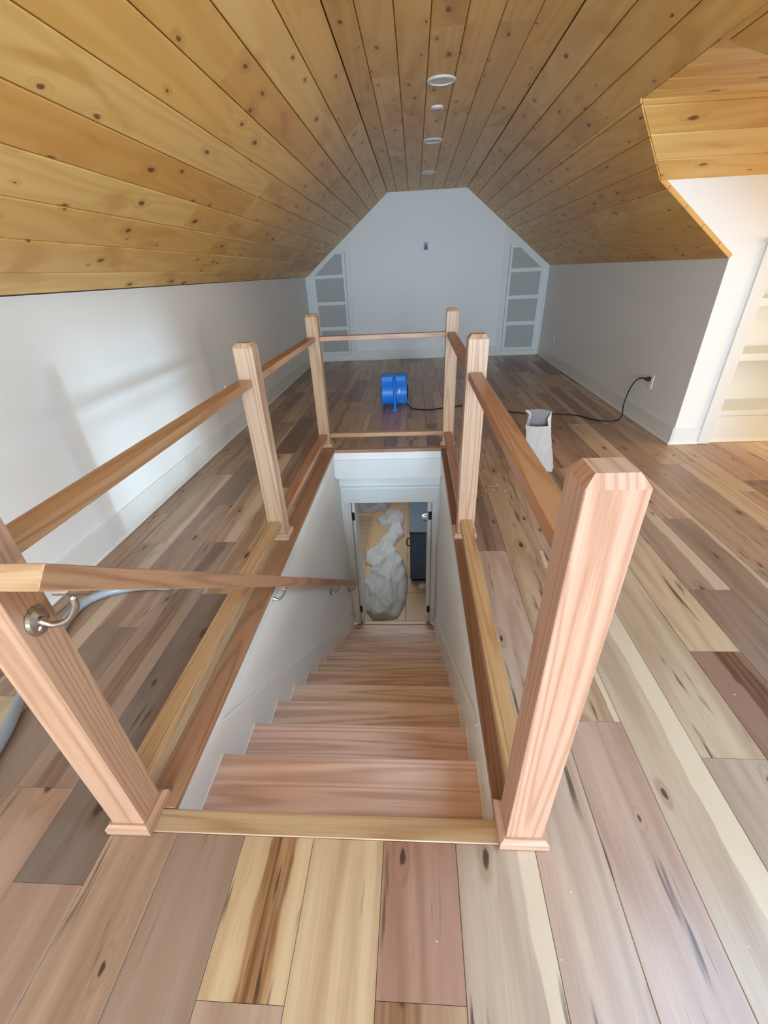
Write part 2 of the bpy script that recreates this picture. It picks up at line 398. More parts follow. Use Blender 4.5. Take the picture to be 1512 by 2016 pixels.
def fplank(k, x0, x1, y0, y1):
    global nplank
    if y1-y0 < 0.03 or x1-x0 < 0.01: return
    r = random.random; t = None; heart = None; hit = False
    for (kk, yy), (tc, hh) in FS.items():
        if kk == k and y0 < yy < y1: t = tc; heart = hh; hit = True
    if t is None: t = random.choice(tl)
    j = 1+random.uniform(-0.05, 0.05)
    gy = 0.35*t[0]+0.45*t[1]+0.2*t[2]; t = [min(250, (c*0.86+gy*0.14)*0.90) for c in t]
    colr = tuple(min(1, lin(c/255)*j) for c in t)+(1,)
    if heart: pr = dict(hc=heart[0], hw=heart[1], ha=heart[2], sc=9, sa=0)
    elif (not hit) and r() < 0.30: pr = dict(hc=random.uniform(0.03, 0.17), hw=random.uniform(0.012, 0.04), ha=random.uniform(0.35, 0.75), sc=9, sa=0)
    else: pr = dict(hc=-9, hw=0, ha=0, sc=9, sa=0)
    if (not heart) and r() < 0.3: pr['sc'] = random.uniform(0.12, 0.18); pr['sa'] = 0.8
    g = 0.0006
    o = board('plank', [x0+g, x1-g], lambda u, a=y0: a+g, lambda u, b=y1: b-g, lambda u, v, d: (u, v, -d), 0, 0.0012, M['hickory'], floor, colr, 0.0145, pr, uo=random.uniform(0, 50))
    nplank += 1
def frow(k, lo, hi):
    x0, x1 = max(row_x(k), lo), min(row_x(k+1), hi)
    ya, yb = (YN, YE-0.002)
    if x0 >= XR-0.01: ya, yb = D0+0.002, D1-0.002
    js = [y for y in FJ.get(k, []) if ya < y < yb]
    y = ya
    first = js[0] if js else None
    cuts = [ya]
    if js:
        y = js[0]
        back = []
        while y > ya+0.5: y -= random.uniform(1.0, 1.9); back.append(max(y, ya)) if y > ya+0.3 else None
        cuts += sorted(back)+js; y = js[-1]
    while True:
        y += random.uniform(0.75, 1.75)
        if y > yb-0.3: break
        cuts.append(y)
    cuts.append(yb)
    for a, b in zip(cuts, cuts[1:]):
        if hole(x0, x1):
            h0, h1 = -0.006, 3.531
            if b <= h0 or a >= h1: fplank(k, x0, x1, a, b); continue
            if a < h0: fplank(k, x0, x1, a, h0)
            if b > h1: fplank(k, x0, x1, h1, b)
            if x0 < 0.004: fplank(k, x0, 0.004, max(a, h0), min(b, h1))
            if x1 > 1.172: fplank(k, 1.172, x1, max(a, h0), min(b, h1))
        else: fplank(k, x0, x1, a, b)
k0 = math.floor((XL-0.751)/PWD)
for k in range(k0, math.ceil((XR-0.751)/PWD)):
    frow(k, XL, XR-0.0)
for k in range(math.floor((XR-0.751)/PWD), math.ceil((DX-0.751)/PWD)):
    frow2 = None
    x0, x1 = max(row_x(k), XR+0.0005), min(row_x(k+1), DX)
    y = D0+0.002
    while y < D1-0.01:
        b = min(y+random.uniform(0.7, 1.3), D1-0.002)
        if D1-b < 0.25: b = D1-0.002
        fplank(k, x0, x1, y, b); y = b

# border boards round the stair opening
OAK = {'light': rgb(214, 168, 124), 'pale': rgb(224, 186, 138), 'pink': rgb(212, 160, 128), 'amber': rgb(204, 144, 88), 'brown': rgb(170, 116, 74), 'honey': rgb(222, 176, 120)}
t1 = struct(box('trim_1', (0.004, 0.100, WY0, WY1, -0.022, 0.002), M['oak'], None, (0, 1, 0), rgb(196, 142, 98), 0.002))
t2 = struct(box('trim_2', (1.076, 1.172, WY0, WY1, -0.022, 0.002), M['oak'], None, (0, 1, 0), rgb(158, 104, 66), 0.002))
t3 = struct(box('trim_3', (0.004, 1.172, -0.005, 0.0665, -0.022, 0.002), M['oak'], None, (1, 0, 0), rgb(212, 176, 128), 0.003))
t4 = struct(box('trim_4', (0.004, 1.172, WY1+0.0015, 3.530, -0.022, 0.002), M['oak'], None, (1, 0, 0), rgb(200, 150, 116), 0.002))

# ------------------------------------------------------------------ ceiling
ceil_bm = bmesh.new()
TH = 0.018   # backing sits behind the boards
def quad(bm, pts):
    bm.faces.new([bm.verts.new(p) for p in pts])
# backing shell (a little above the boards), open where the dormer cuts in
nz = Vector((ZC-ZK, 0, XR-FR)).normalized()          # outward normal, right slope
def PM(s, y, d=0.0):                                  # right slope: s down from the flat, y along
    t = s/SLP; p = Vector((FR+(XR-FR)*t, y, ZC-(ZC-ZK)*t)); q = p+nz*d; return (q.x, q.y, q.z)
def PL(s, y, d=0.0):
    x, yy, z = PM(s, y, d); return (FL+FR-x, yy, z)
def PF(x, y, d=0.0): return (x, y, ZC+d)
sA = (ZC-DZ)/(ZC-ZK)*SLP; sB = (ZC-DW)/(ZC-ZK)*SLP
def yfar(s):      # far edge of the dormer cut on the slope
    if s <= sA: return None
    if s <= sB: return DF1+(D1-DF1)*(s-sA)/(sB-sA)
    return D1
def ynear(s):
    if s <= sA: return None
    if s <= sB: return DF0-(DF0-D0)*(s-sA)/(sB-sA)
    return D0
b = TH
quad(ceil_bm, [PF(FL-0.04, YN, b), PF(FR+0.04, YN, b), PF(FR+0.04, YE, b), PF(FL-0.04, YE, b)])
quad(ceil_bm, [PL(-0.03, YN, b), PL(-0.03, YE, b), PL(SLP+.03, YE, b), PL(SLP+.03, YN, b)])
quad(ceil_bm, [PM(-0.03, YN, b), PM(-0.03, YE, b), PM(sA, YE, b), PM(sA, YN, b)])
quad(ceil_bm, [PM(sA, DF1, b), PM(sA, YE, b), PM(sB, YE, b), PM(sB, D1, b)])
quad(ceil_bm, [PM(sB, D1, b), PM(sB, YE, b), PM(SLP+.03, YE, b), PM(SLP+.03, D1, b)])
quad(ceil_bm, [PM(sA, DF0, b), PM(sA, YN, b), PM(sB, YN, b), PM(sB, D0, b)])
quad(ceil_bm, [PM(sB, D0, b), PM(sB, YN, b), PM(SLP+.03, YN, b), PM(SLP+.03, D0, b)])
xf, xw = PM(sA, 0)[0], PM(sB, 0)[0]
dn = Vector((0, DZ-DW, D1-DF1)).normalized()
def PD(t, x, d=0.0):     # far slope of the dormer, t = 0..DL down from its flat
    f_ = t/DL; return (x, DF1+(D1-DF1)*f_+dn.y*d, DZ-(DZ-DW)*f_+dn.z*d)
def PDn(t, x, d=0.0):
    f_ = t/DL; return (x, DF0-(DF0-D0)*f_-dn.y*d, DZ-(DZ-DW)*f_+dn.z*d)
DL = math.hypot(D1-DF1, DZ-DW)
quad(ceil_bm, [(xf+0.005, DF0-.03, DZ+b), (xf+0.005, DF1+.03, DZ+b), (DX+.05, DF1+.03, DZ+b), (DX+.05, DF0-.03, DZ+b)])
quad(ceil_bm, [PD(-.03, xf, b), PD(DL+.002, xw+.01, b), PD(DL+.002, DX+.05, b), PD(-.03, DX+.05, b)])
quad(ceil_bm, [PDn(-.03, xf, b), PDn(DL+.002, xw+.01, b), PDn(DL+.002, DX+.05, b), PDn(-.03, DX+.05, b)])
for f in list(ceil_bm.faces): pass
ceiling = struct(finish(ceil_bm, 'ceiling', M['dark']))
ptones = [((234, 196, 122), 5), ((232, 192, 116), 5), ((228, 186, 112), 3), ((242, 208, 138), 4), ((224, 178, 104), 1), ((234, 194, 120), 3)]
pl_ = [t for t, n in ptones for _ in range(n)]
nboard = 0
def cboard(us, vs, ve, P, thick=0.015):
    global nboard
    t = random.choice(pl_); j = 1+random.uniform(-0.05, 0.05)
    c = tuple(min(1, lin(x/255)*j) for x in t)+(1,)
    nboard += 1
    return board('board', us, vs, ve, P, 0, 0.0042, M['pine'], ceiling, c, thick, None, uo=random.uniform(0, 60))
def run_boards(us, P, lo, hi, joints=None, Lr=(1.7, 3.4)):
    cuts = [lo]
    if joints: cuts += joints; y = joints[-1]
    else: y = lo+random.uniform(0.4, 1.5)*1.5; cuts.append(y)
    while True:
        y += random.uniform(*Lr)
        if y > hi-0.5: break
        cuts.append(y)
    cuts.append(hi)
    for a, b_ in zip(cuts, cuts[1:]): cboard(us, (lambda u, a=a: a+0.0006), (lambda u, b_=b_: b_-0.0006), P)
g = 0.0019
xs = [FL]+[0.561+0.18*i for i in range(7)]
xs = [FL, 0.561, 0.741, 0.920, 1.100, 1.275, 1.455, FR]
fj = {3: [-1.2, 2.9, 4.0], 4: [-0.5, 3.45, 5.5], 5: [0.2, 2.9, 6.0]}
for i, (a, b_) in enumerate(zip(xs, xs[1:])):
    run_boards([a+g, b_-g], lambda u, v, d: PF(u, v, d), YN, YE, fj.get(i))
ss = [0.0]+[0.18*i for i in range(1, 10)]+[SLP]
for i, (a, b_) in enumerate(zip(ss, ss[1:])):
    run_boards([a+g, b_-g], lambda u, v, d: PL(u, v, d), YN, YE)
for i, (a, b_) in enumerate(zip(ss, ss[1:])):
    if b_ <= sA+0.02:
        run_boards([a+g, b_-g], lambda u, v, d: PM(u, v, d), YN, YE); continue
    a_ = max(a, sA+1e-4) if a < sA else a
    if a < sA:   # the board that holds the dormer's top edge: a strip above, then the clipped rest
        run_boards([a+g, sA], lambda u, v, d: PM(u, v, d), YN, YE)
    us = [a_+ (g if a_ == a else 0), b_-g]
    if us[0] < sB < us[1]: us = [us[0], sB, us[1]]
    m1 = random.uniform(4.3, 6.8); m2 = random.uniform(-1.5, 0.6)
    cboard(us, lambda u: yfar(u), lambda u, m1=m1: m1, lambda u, v, d: PM(u, v, d)); cboard(us, lambda u, m1=m1: m1+0.001, lambda u: YE, lambda u, v, d: PM(u, v, d))
    cboard(us, lambda u: YN, lambda u, m2=m2: m2, lambda u, v, d: PM(u, v, d)); cboard(us, lambda u, m2=m2: m2+0.001, lambda u: ynear(u), lambda u, v, d: PM(u, v, d))
# dormer boards run along x
def xs_on(z): return FR+(XR-FR)*(ZC-z)/(ZC-ZK)+0.012
yy = DF1-0.055
ys = [DF1]
edges = [DF1, DF1-0.14, DF1-0.32, DF1-0.50, DF1-0.68, DF0]
for a, b_ in zip(edges[1:], edges):
    cboard([a+g, b_-g], lambda u: xf+0.012, lambda u: DX, lambda u, v, d: (v, u, DZ+d))
te = [0.0, 0.04, 0.22, 0.40, DL]
for a, b_ in zip(te, te[1:]):
    cboard([a+g, b_-g], lambda u: xs_on(PD(u, 0)[2]), lambda u: DX, lambda u, v, d: PD(u, v, d))
    cboard([a+g, b_-g], lambda u: xs_on(PDn(u, 0)[2]), lambda u: DX, lambda u, v, d: PDn(u, v, d))
# thin pine edging where the slope meets the far cheek wall
nb = 0
struct_strip = [PM(sB+0.01, D1-0.0012, 0.002), PM(SLP-0.01, D1-0.0012, 0.002), PM(SLP-0.01, D1-0.0012, 0.024), PM(sB+0.01, D1-0.0012, 0.024)]
bm = bmesh.new(); bm.faces.new([bm.verts.new((p[0], p[1], p[2])) for p in struct_strip])
r_ = bmesh.ops.extrude_face_region(bm, geom=list(bm.faces)); bmesh.ops.translate(bm, vec=(0, 0.001, 0), verts=[v for v in r_['geom'] if isinstance(v, bmesh.types.BMVert)])
bmesh.ops.recalc_face_normals(bm, faces=list(bm.faces)); finish(bm, 'edging_backing', M['dark'], ceiling)
se = [sB]+[s_ for s_ in ss if sB < s_ < SLP]+[SLP]
for a, b_ in zip(se, se[1:]):
    bm = bmesh.new()
    pts = [PM(a+g, D1-0.004, 0.0), PM(b_-g, D1-0.004, 0.0), PM(b_-g, D1-0.004, 0.028), PM(a+g, D1-0.004, 0.028)]
    v0 = [bm.verts.new(p) for p in pts]; v1 = [bm.verts.new((p[0], p[1]+0.0024, p[2])) for p in pts]
    fs = [bm.faces.new(v0), bm.faces.new(v1[::-1])]+[bm.faces.new((v0[i], v1[i], v1[(i+1) % 4], v0[(i+1) % 4])) for i in range(4)]
    bmesh.ops.recalc_face_normals(bm, faces=fs)
    finish(bm, 'edging', M['pine'], ceiling, (1, 0, -0.7), rgb(226, 182, 112))

# ------------------------------------------------------------------ walls
hexa = [(XL, -0.015), (XR, -0.015), (XR, ZK), (FR, ZC), (FL, ZC), (XL, ZK)]
struct(prism('wall_back', [(XL-0.03, -0.1), (XR+0.03, -0.1), (XR+0.03, ZK), (FR+0.02, ZC+0.03), (FL-0.02, ZC+0.03), (XL-0.03, ZK)], 'xz', YE, YE+0.08, M['wall']))
struct(box('wall_left', (XL-0.1, XL, YN-0.05, YE+0.05, -0.1, ZK+0.01), M['wall']))
struct(box('wall_right', (XR, XR+0.1, D1+0.1, YE+0.05, -0.1, ZK+0.01), M['wall']))
struct(box('wall_right_near', (XR, XR+0.1, YN-0.05, D0-0.1, -0.1, ZK+0.01), M['wall']))
# near gable wall with a window behind the photographer
bm = bmesh.new(); zg = lambda x: ZC+.02-(ZC-ZK)/(XR-FR)*max(0, x-FR, FL-x)
WG = (-0.3, 2.3, 0.5, 1.95)
for poly in ([(XL, -0.1), (WG[0], -0.1), (WG[0], zg(WG[0])), (XL, ZK)], [(WG[1], -0.1), (XR, -0.1), (XR, ZK), (WG[1], zg(WG[1]))],
             [(WG[0], -0.1), (WG[1], -0.1), (WG[1], WG[2]), (WG[0], WG[2])], [(WG[0], WG[3]), (WG[1], WG[3]), (WG[1], zg(WG[1])), (FR, ZC+.02), (FL, ZC+.02), (WG[0], zg(WG[0]))]):
    add_prism(bm, poly, 'xz', YN-0.08, YN)
struct(finish(bm, 'wall_front', M['wall']))
def window(name, x0, x1, y0, y1, z0, z1, axis):
    """frame, sash bars and pane; axis 'x' means the wall's normal is x"""
    r = struct(empty(name, ((x0+x1)/2, (y0+y1)/2, z0)))
    bm = bmesh.new(); t = 0.05
    if axis == 'y':
        for q in ((x0, x1, z0, z0+t), (x0, x1, z1-t, z1), (x0, x0+t, z0+t, z1-t), (x1-t, x1, z0+t, z1-t), (x0+t, x1-t, (z0+z1)/2-.02, (z0+z1)/2+.02)):
            add_box(bm, q[0], q[1], y0, y1, q[2], q[3])
        fr = finish(bm, 'window_frame', M['trim']); pn = box('pane', (x0+t, x1-t, (y0+y1)/2-.003, (y0+y1)/2+.003, z0+t, z1-t), M['glass'])
    else:
        for q in ((y0, y1, z0, z0+t), (y0, y1, z1-t, z1), (y0, y0+t, z0+t, z1-t), (y1-t, y1, z0+t, z1-t), (y0+t, y1-t, z0+.72, z0+.78), (y0+t, y1-t, z0+1.0, z0+1.04)):
            add_box(bm, x0, x1, q[0], q[1], q[2], q[3])
        fr = finish(bm, 'window_frame', M['trim']); pn = box('pane', ((x0+x1)/2-.003, (x0+x1)/2+.003, y0+t, y1-t, z0+t, z1-t), M['glass'])
    for o in (fr, pn):
        o.parent = r; o.matrix_parent_inverse = Matrix.Translation(-r.location)
window('window_1', WG[0], WG[1], YN-0.07, YN-0.02, WG[2], WG[3], 'y')
for sgn, nm, yo in ((1, 'added_frame_right', 2.4), (-1, 'added_frame_left', 0.0)):  # added frames that dress the fill lamps as roof windows; no openings behind
    r_ = struct(empty(nm, (1.033+sgn*1.25, -2.4+yo, 1.82)))
    PS = PM if sgn > 0 else PL
    for a0, a1, b0, b1 in ((0.22, 0.28, -3.06, -1.74), (1.24, 1.30, -3.06, -1.74), (0.28, 1.24, -3.06, -3.0), (0.28, 1.24, -1.80, -1.74)):
        bm = bmesh.new(); v0 = [bm.verts.new(PS(a_, b_+yo, -0.002)) for a_, b_ in ((a0, b0), (a1, b0), (a1, b1), (a0, b1))]; v1 = [bm.verts.new(PS(a_, b_+yo, -0.03)) for a_, b_ in ((a0, b0), (a1, b0), (a1, b1), (a0, b1))]
        fs = [bm.faces.new(v0), bm.faces.new(v1[::-1])]+[bm.faces.new((v0[i], v1[i], v1[(i+1) % 4], v0[(i+1) % 4])) for i in range(4)]
        bmesh.ops.recalc_face_normals(bm, faces=fs); o_ = finish(bm, 'window_frame', M['trim'], r_); o_.matrix_parent_inverse = Matrix.Translation(-r_.location)
# dormer
zt = lambda y: DZ if DF0 <= y <= DF1 else (DW+(DZ-DW)*(y-D0)/(DF0-D0) if y < DF0 else DW+(DZ-DW)*(D1-y)/(D1-DF1))
bm = bmesh.new(); WD = (1.85, 3.30, 0.50, 1.72)
add_prism(bm, [(D0-0.1, -0.1), (WD[0], -0.1), (WD[0], zt(WD[0])+.03), (D0-0.1, DW-0.02)], 'yz', DX, DX+0.08)
add_prism(bm, [(WD[1], -0.1), (D1+0.1, -0.1), (D1+0.1, DW-0.02), (WD[1], zt(WD[1])+.03)], 'yz', DX, DX+0.08)
add_prism(bm, [(WD[0], -0.1), (WD[1], -0.1), (WD[1], WD[2]), (WD[0], WD[2])], 'yz', DX, DX+0.08)
add_prism(bm, [(WD[0], WD[3]), (WD[1], WD[3]), (WD[1], zt(WD[1])+.03), (DF1, DZ+.03), (DF0, DZ+.03), (WD[0], zt(WD[0])+.03)], 'yz', DX, DX+0.08)
struct(finish(bm, 'wall_dormer_end', M['wall']))
window('window_2', DX+0.02, DX+0.07, WD[0], WD[1], WD[2], WD[3], 'x')
struct(prism('wall_dormer_near', [(XR, -0.1), (DX, -0.1), (DX, DW), (xw, DW), (XR, ZK)], 'xz', D0-0.10, D0, M['wall']))
# far cheek wall with the recess of the bookcase
BX0, BX1, BZ = 3.378, 4.75, 1.385
bm = bmesh.new()
add_prism(bm, [(XR+0.0, -0.1), (BX0, -0.1), (BX0, DW+0.02), (xw+0.06, DW+0.02), (xw+0.03, DW+0.004), (XR, ZK+0.01)], 'xz', D1, D1+0.10)
add_prism(bm, [(BX0, BZ), (BX1, BZ), (BX1, DW+0.02), (BX0, DW+0.02)], 'xz', D1, D1+0.10)
add_prism(bm, [(BX1, -0.1), (DX, -0.1), (DX, DW+0.02), (BX1, DW+0.02)], 'xz', D1, D1+0.10)
struct(finish(bm, 'wall_dormer_far', M['wall']))

# baseboards with a shoe moulding
def base(name, b, s):
    r = struct(box(name, b, M['trim'], None, bev=0.003))
    box('shoe_moulding', s, M['caulk'], r, bev=0.003)
    return r
base('baseboard_left', (XL+0.0005, XL+0.016, YN, YE-0.001, 0.002, 0.16), (XL+0.0165, XL+0.028, YN, YE-0.002, 0.001, 0.02))
base('baseboard_right', (XR-0.016, XR-0.0005, D1-0.014, YE-0.001, 0.002, 0.14), (XR-0.028, XR-0.0165, D1-0.026, YE-0.002, 0.001, 0.02))
base('baseboard_dormer', (XR-0.0002, 3.279, D1-0.0155, D1-0.0005, 0.002, 0.137), (XR-0.016, 3.279, D1-0.027, D1-0.0158, 0.001, 0.018))
base('baseboard_right_near', (XR-0.016, XR-0.0005, YN, D0-0.002, 0.002, 0.14), (XR-0.028, XR-0.0165, YN, D0-0.002, 0.001, 0.02))
base('baseboard_back', (-0.241, 2.297, YE-0.016, YE-0.0005, 0.002, 0.15), (XL+0.03, XR-0.03, YE-0.046, YE-0.0345, 0.001, 0.014))

# ------------------------------------------------------------------ stair well
wl = bmesh.new(); add_box(wl, -0.06, 0.075, WY0-0.02, 3.70, ZB, -0.0235)
struct(finish(wl, 'wall_stair_left', M['wall']))
wr = bmesh.new(); add_box(wr, 1.088, 1.22, WY0-0.02, 3.70, ZB, -0.0235)
struct(finish(wr, 'wall_stair_right', M['wall']))
SX0, SX1 = 0.0895, 1.0735
RUN, RISE, YS = 0.2992, 0.1895, 0.0951
def nos(y): return -RISE/RUN*(y-YS)
yA = 0.47
for nm, xa, xb, yfa in (('trim_5', 0.0752, SX0, 0.47), ('trim_6', SX1, 1.0878, 0.47)):
    # the sloping skirt board and the level fascia under the floor edge
    ya = 0.47
    poly = [(WY0, -0.0235), (3.455, -0.0235), (3.455, -0.082), (ya, -0.082), (3.665, nos(3.665)+0.165), (3.665, ZB), (3.2, ZB), (WY0, -0.30)]
    struct(prism(nm, poly, 'yz', xa, xb, M['trim']))
# cap strips on the skirt boards
for nm, xa, xb in (('trim_7', SX0-0.011, SX0+0.003), ('trim_8', SX1-0.003, SX1+0.011)):
    y0_, y1_ = 0.47, 3.66
    struct(prism(nm, [(y0_, -0.086), (y1_, nos(y1_)+0.163), (y1_, nos(y1_)+0.170), (y0_, -0.079)], 'yz', xa, xb, M['caulk']))
stairs = empty('staircase', (0.58, 0.1, ZB))
tag(stairs, 'red oak staircase descending between white skirt boards to the doorway', 'stairs')
def child(o, r):
    o.parent = r; o.matrix_parent_inverse = Matrix.Translation(-r.location); return o
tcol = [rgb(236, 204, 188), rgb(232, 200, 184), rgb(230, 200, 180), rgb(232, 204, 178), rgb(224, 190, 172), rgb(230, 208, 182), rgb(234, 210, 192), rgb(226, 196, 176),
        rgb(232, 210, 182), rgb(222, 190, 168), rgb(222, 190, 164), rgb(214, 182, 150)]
NS = 12
for k in range(1, NS+1):
    yn = YS+k*RUN; z = -k*RISE
    y0_ = yn-RUN+0.0 if k > 1 else WY0+0.001
    y0_ -= 0.026
    if k == 1: y0_ = WY0+0.0
    yend = yn if k < NS else 3.698
    bm = bmesh.new(); add_box(bm, SX0+0.001, SX1-0.001, y0_+0.0262, yend, z-0.027, z)
    es = [e for e in bm.edges if abs(e.verts[0].co.y-yend) < 1e-4 and abs(e.verts[1].co.y-yend) < 1e-4 and abs(e.verts[0].co.z-e.verts[1].co.z) < 1e-4]
    bmesh.ops.bevel(bm, geom=es, offset=0.009, segments=3, affect='EDGES', profile=0.5)
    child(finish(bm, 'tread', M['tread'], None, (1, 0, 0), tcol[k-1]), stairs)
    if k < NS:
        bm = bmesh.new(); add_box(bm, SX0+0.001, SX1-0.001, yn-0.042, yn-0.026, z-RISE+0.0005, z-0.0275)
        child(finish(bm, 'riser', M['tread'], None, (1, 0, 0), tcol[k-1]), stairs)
    # caulk beads where the tread meets the skirt boards
    for xx in ((SX0+0.0, SX0+0.004), (SX1-0.004, SX1)):
        child(box('caulk_bead', (xx[0], xx[1], y0_+0.03, min(yend-0.004, 3.66), z, z+0.003), M['caulk']), stairs)
struct(box('trim_14', (0.168, 1.017, 3.7005, 3.765, ZB-0.0275, ZB-0.004+0.004), M['tread'], None, (1, 0, 0), tcol[-1], 0.002))
# first riser, below the landing edge
child(box('riser', (SX0+0.001, SX1-0.001, WY0-0.016, WY0-0.001, -RISE+0.001, -0.024), M['tread'], None, (1, 0, 0), tcol[0]), stairs)
stairs_back = None
# far side of the well: fascia, header board, soffit
struct(box('trim_9', (0.076, 1.087, 3.452, 3.53, -0.085, -0.0235), M['wall']))
bm = bmesh.new(); add_box(bm, 0.0896, 1.0734, 3.436, 3.4556, -0.264, -0.0855); add_box(bm, 0.0755, 1.0875, 3.4556, 3.53, -0.264, -0.0855)
struct(finish(bm, 'trim_10', M['trim']))
struct(box('trim_11', (-0.06, 1.22, 3.531, 3.70, -0.264, -0.21), M['wall']))
# door wall at the foot of the stairs
DY = 3.70; OX0, OX1, OZ = 0.165, 1.02, -0.625
bm = bmesh.new()
add_box(bm, -1.3, OX0-0.03, DY, DY+0.11, ZB-0.02, -0.201); add_box(bm, OX1+0.03, 2.3, DY, DY+0.11, ZB-0.02, -0.201); add_box(bm, OX0-0.03, OX1+0.03, DY, DY+0.11, OZ+0.03, -0.201)
struct(finish(bm, 'wall_lower', M['wall']))
door = struct(empty('door_1', (0.58, DY, ZB)))
child(box('head_casing', (0.095, 1.072, DY-0.024, DY-0.001, OZ+0.002, -0.47), M['trim'], bev=0.002), door)
child(box('head_cap', (0.0895, 1.073, DY-0.036, DY-0.001, -0.4695, -0.447), M['caulk'], bev=0.002), door)
child(box('side_casing', (0.100, 0.146, DY-0.022, DY-0.001, ZB+0.04, OZ), M['trim'], bev=0.003), door)
child(box('side_casing', (1.034, 1.073, DY-0.022, DY-0.001, ZB+0.04, OZ), M['trim'], bev=0.003), door)
child(box('jamb', (0.136, 0.166, DY, DY+0.11, ZB+0.005, OZ), M['trim']), door)
child(box('jamb', (1.019, 1.049, DY, DY+0.11, ZB+0.005, OZ), M['trim']), door)
child(box('jamb_head', (0.136, 1.049, DY, DY+0.11, OZ, OZ+0.029), M['trim']), door)
for xa, xb in ((0.172, 0.205), (0.974, 1.012)):
    dl = child(box('door_leaf', (xa, xb, DY+0.03, DY+0.30, ZB+0.012, OZ-0.004), M['trim'], bev=0.002), door)
    for zz in (-0.80, ZB+0.22):
        hb = box('hinge', (xa-0.004 if xa < .5 else xb-0.03, xa+0.026 if xa < .5 else xb+0.004, DY+0.020, DY+0.0298, zz-0.045, zz+0.045), M['black']); hb.parent = dl; hb.matrix_parent_inverse = dl.matrix_parent_inverse.copy()
        hb.matrix_parent_inverse = Matrix.Identity(4)

# ------------------------------------------------------------------ lower room
lf = struct(box('floor_lower', (-1.3, 2.3, 3.70, 9.0, ZB-0.12, ZB-0.008), M['grout']))
tx = [0.10+0.62*i for i in range(-2, 4)]; ty = [3.47+0.91*i for i in range(0, 6)]
for i in range(len(tx)-1):
    for j in range(len(ty)-1):
        x0, x1 = max(tx[i], -1.3)+0.003, min(tx[i+1], 2.3)-0.003; y0, y1 = max(ty[j], 3.765)+0.003, min(ty[j+1], 9.0)-0.003
        if x1-x0 > 0.05 and y1-y0 > 0.05: box('tile', (x0, x1, y0, y1, ZB-0.0078, ZB), M['tile'], lf, bev=0.002)
struct(box('wall_lower_left', (-1.4, -1.3, 3.70, 9.0, ZB-0.1, -0.2), M['wall'])); struct(box('wall_lower_right', (2.3, 2.4, 3.70, 9.0, ZB-0.1, -0.2), M['wall']))
struct(box('wall_lower_back', (-1.3, 2.3, 9.0, 9.1, ZB-0.1, -0.2), M['wall'])); struct(box('ceiling_lower', (-1.3, 2.3, 3.81, 9.0, -0.26, -0.201), M['wall']))

# ------------------------------------------------------------------ stair railing
rail = empty('stair_railing', (0.57, 1.8, 0.0))
tag(rail, 'square oak railing of six chamfered newels with flat rails around the stair opening', 'railing')
def newel(cx, y0, col, sides, h=HP):
    bm = bmesh.new(); a = PW/2; c = 0.016; ch = 0.020; e = 0.0025
    def ring(r, z, y_shift=0): return [bm.verts.new((cx+sx*r, y0+PW/2+sy*r, z)) for sx, sy in ((-1, -1), (1, -1), (1, 1), (-1, 1))]
    R = [ring(a, 0.0025), ring(a, h), ring(a-c, h+ch)]
    fs = [bm.faces.new(R[0][::-1]), bm.faces.new(R[-1])]
    for p, q in zip(R, R[1:]):
        for i in range(4): fs.append(bm.faces.new((p[i], p[(i+1) % 4], q[(i+1) % 4], q[i])))
    es = [ed for ed in bm.edges if abs(ed.verts[0].co.z-ed.verts[1].co.z) > 0.5]
    bmesh.ops.bevel(bm, geom=es, offset=0.002, segments=1, affect='EDGES', profile=0.5)
    n = child(finish(bm, 'newel_post', M['oak'], None, (0, 0, 1), col), rail)
    t = 0.018; hh = 0.034
    prof = lambda o, s: [(0, 0), (s*t, 0), (s*t, hh-0.010), (s*0.006, hh), (0, hh)]
    zb = 0.0025
    x0, x1, ya, yb = cx-a, cx+a, y0, y0+PW
    for sd in sides:
        if sd == 'f': o = mitre(x0, x1, ya, -1, 'x', t, hh, zb, col)
        if sd == 'b': o = mitre(x0, x1, yb, 1, 'x', t, hh, zb, col)
        if sd == 'r': o = mitre(ya, yb, x1, 1, 'y', t, hh, zb, col)
        if sd == 'l': o = mitre(ya, yb, x0, -1, 'y', t, hh, zb, col)
        o.parent = n
    return n
def mitre(a, b, face, s, ax, t, hh, zb, col):
    bm = bmesh.new(); prof = [(0.0004, 0), (t, 0), (t, hh-0.011), (0.007, hh), (0.0004, hh)]
    def P(d, l, z): return (l, face+s*d, zb+z) if ax == 'x' else (face+s*d, l, zb+z)
    v0 = [bm.verts.new(P(d, a-d, z)) for d, z in prof]; v1 = [bm.verts.new(P(d, b+d, z)) for d, z in prof]
    fs = [bm.faces.new(v0), bm.faces.new(v1[::-1])]+[bm.faces.new((v0[i], v1[i], v1[(i+1) % 5], v0[(i+1) % 5])) for i in range(5)]
    bmesh.ops.recalc_face_normals(bm, faces=fs)
    c = tuple(min(1, x*1.02) for x in col[:3])+(1,)
    return finish(bm, 'base_moulding', M['oak'], None, (1, 0, 0) if ax == 'x' else (0, 1, 0), c)
newel(PXL, PY[0], rgb(214, 164, 126), 'fblr')
newel(PXL, PY[1], rgb(226, 188, 150), 'fblr')
newel(PXL, PY[2], rgb(222, 180, 132), 'fblr')
newel(PXR, PY[2], rgb(222, 180, 134), 'fblr')
newel(PXR, PY[1], rgb(222, 178, 138), 'fblr')
newel(PXR, PY[0], rgb(222, 172, 142), 'fblr')
def rbar(name, b, col, g, cols=None): return child(box(name, b, M['oak'], None, g, col, bev=0.0025), rail)
a = PW
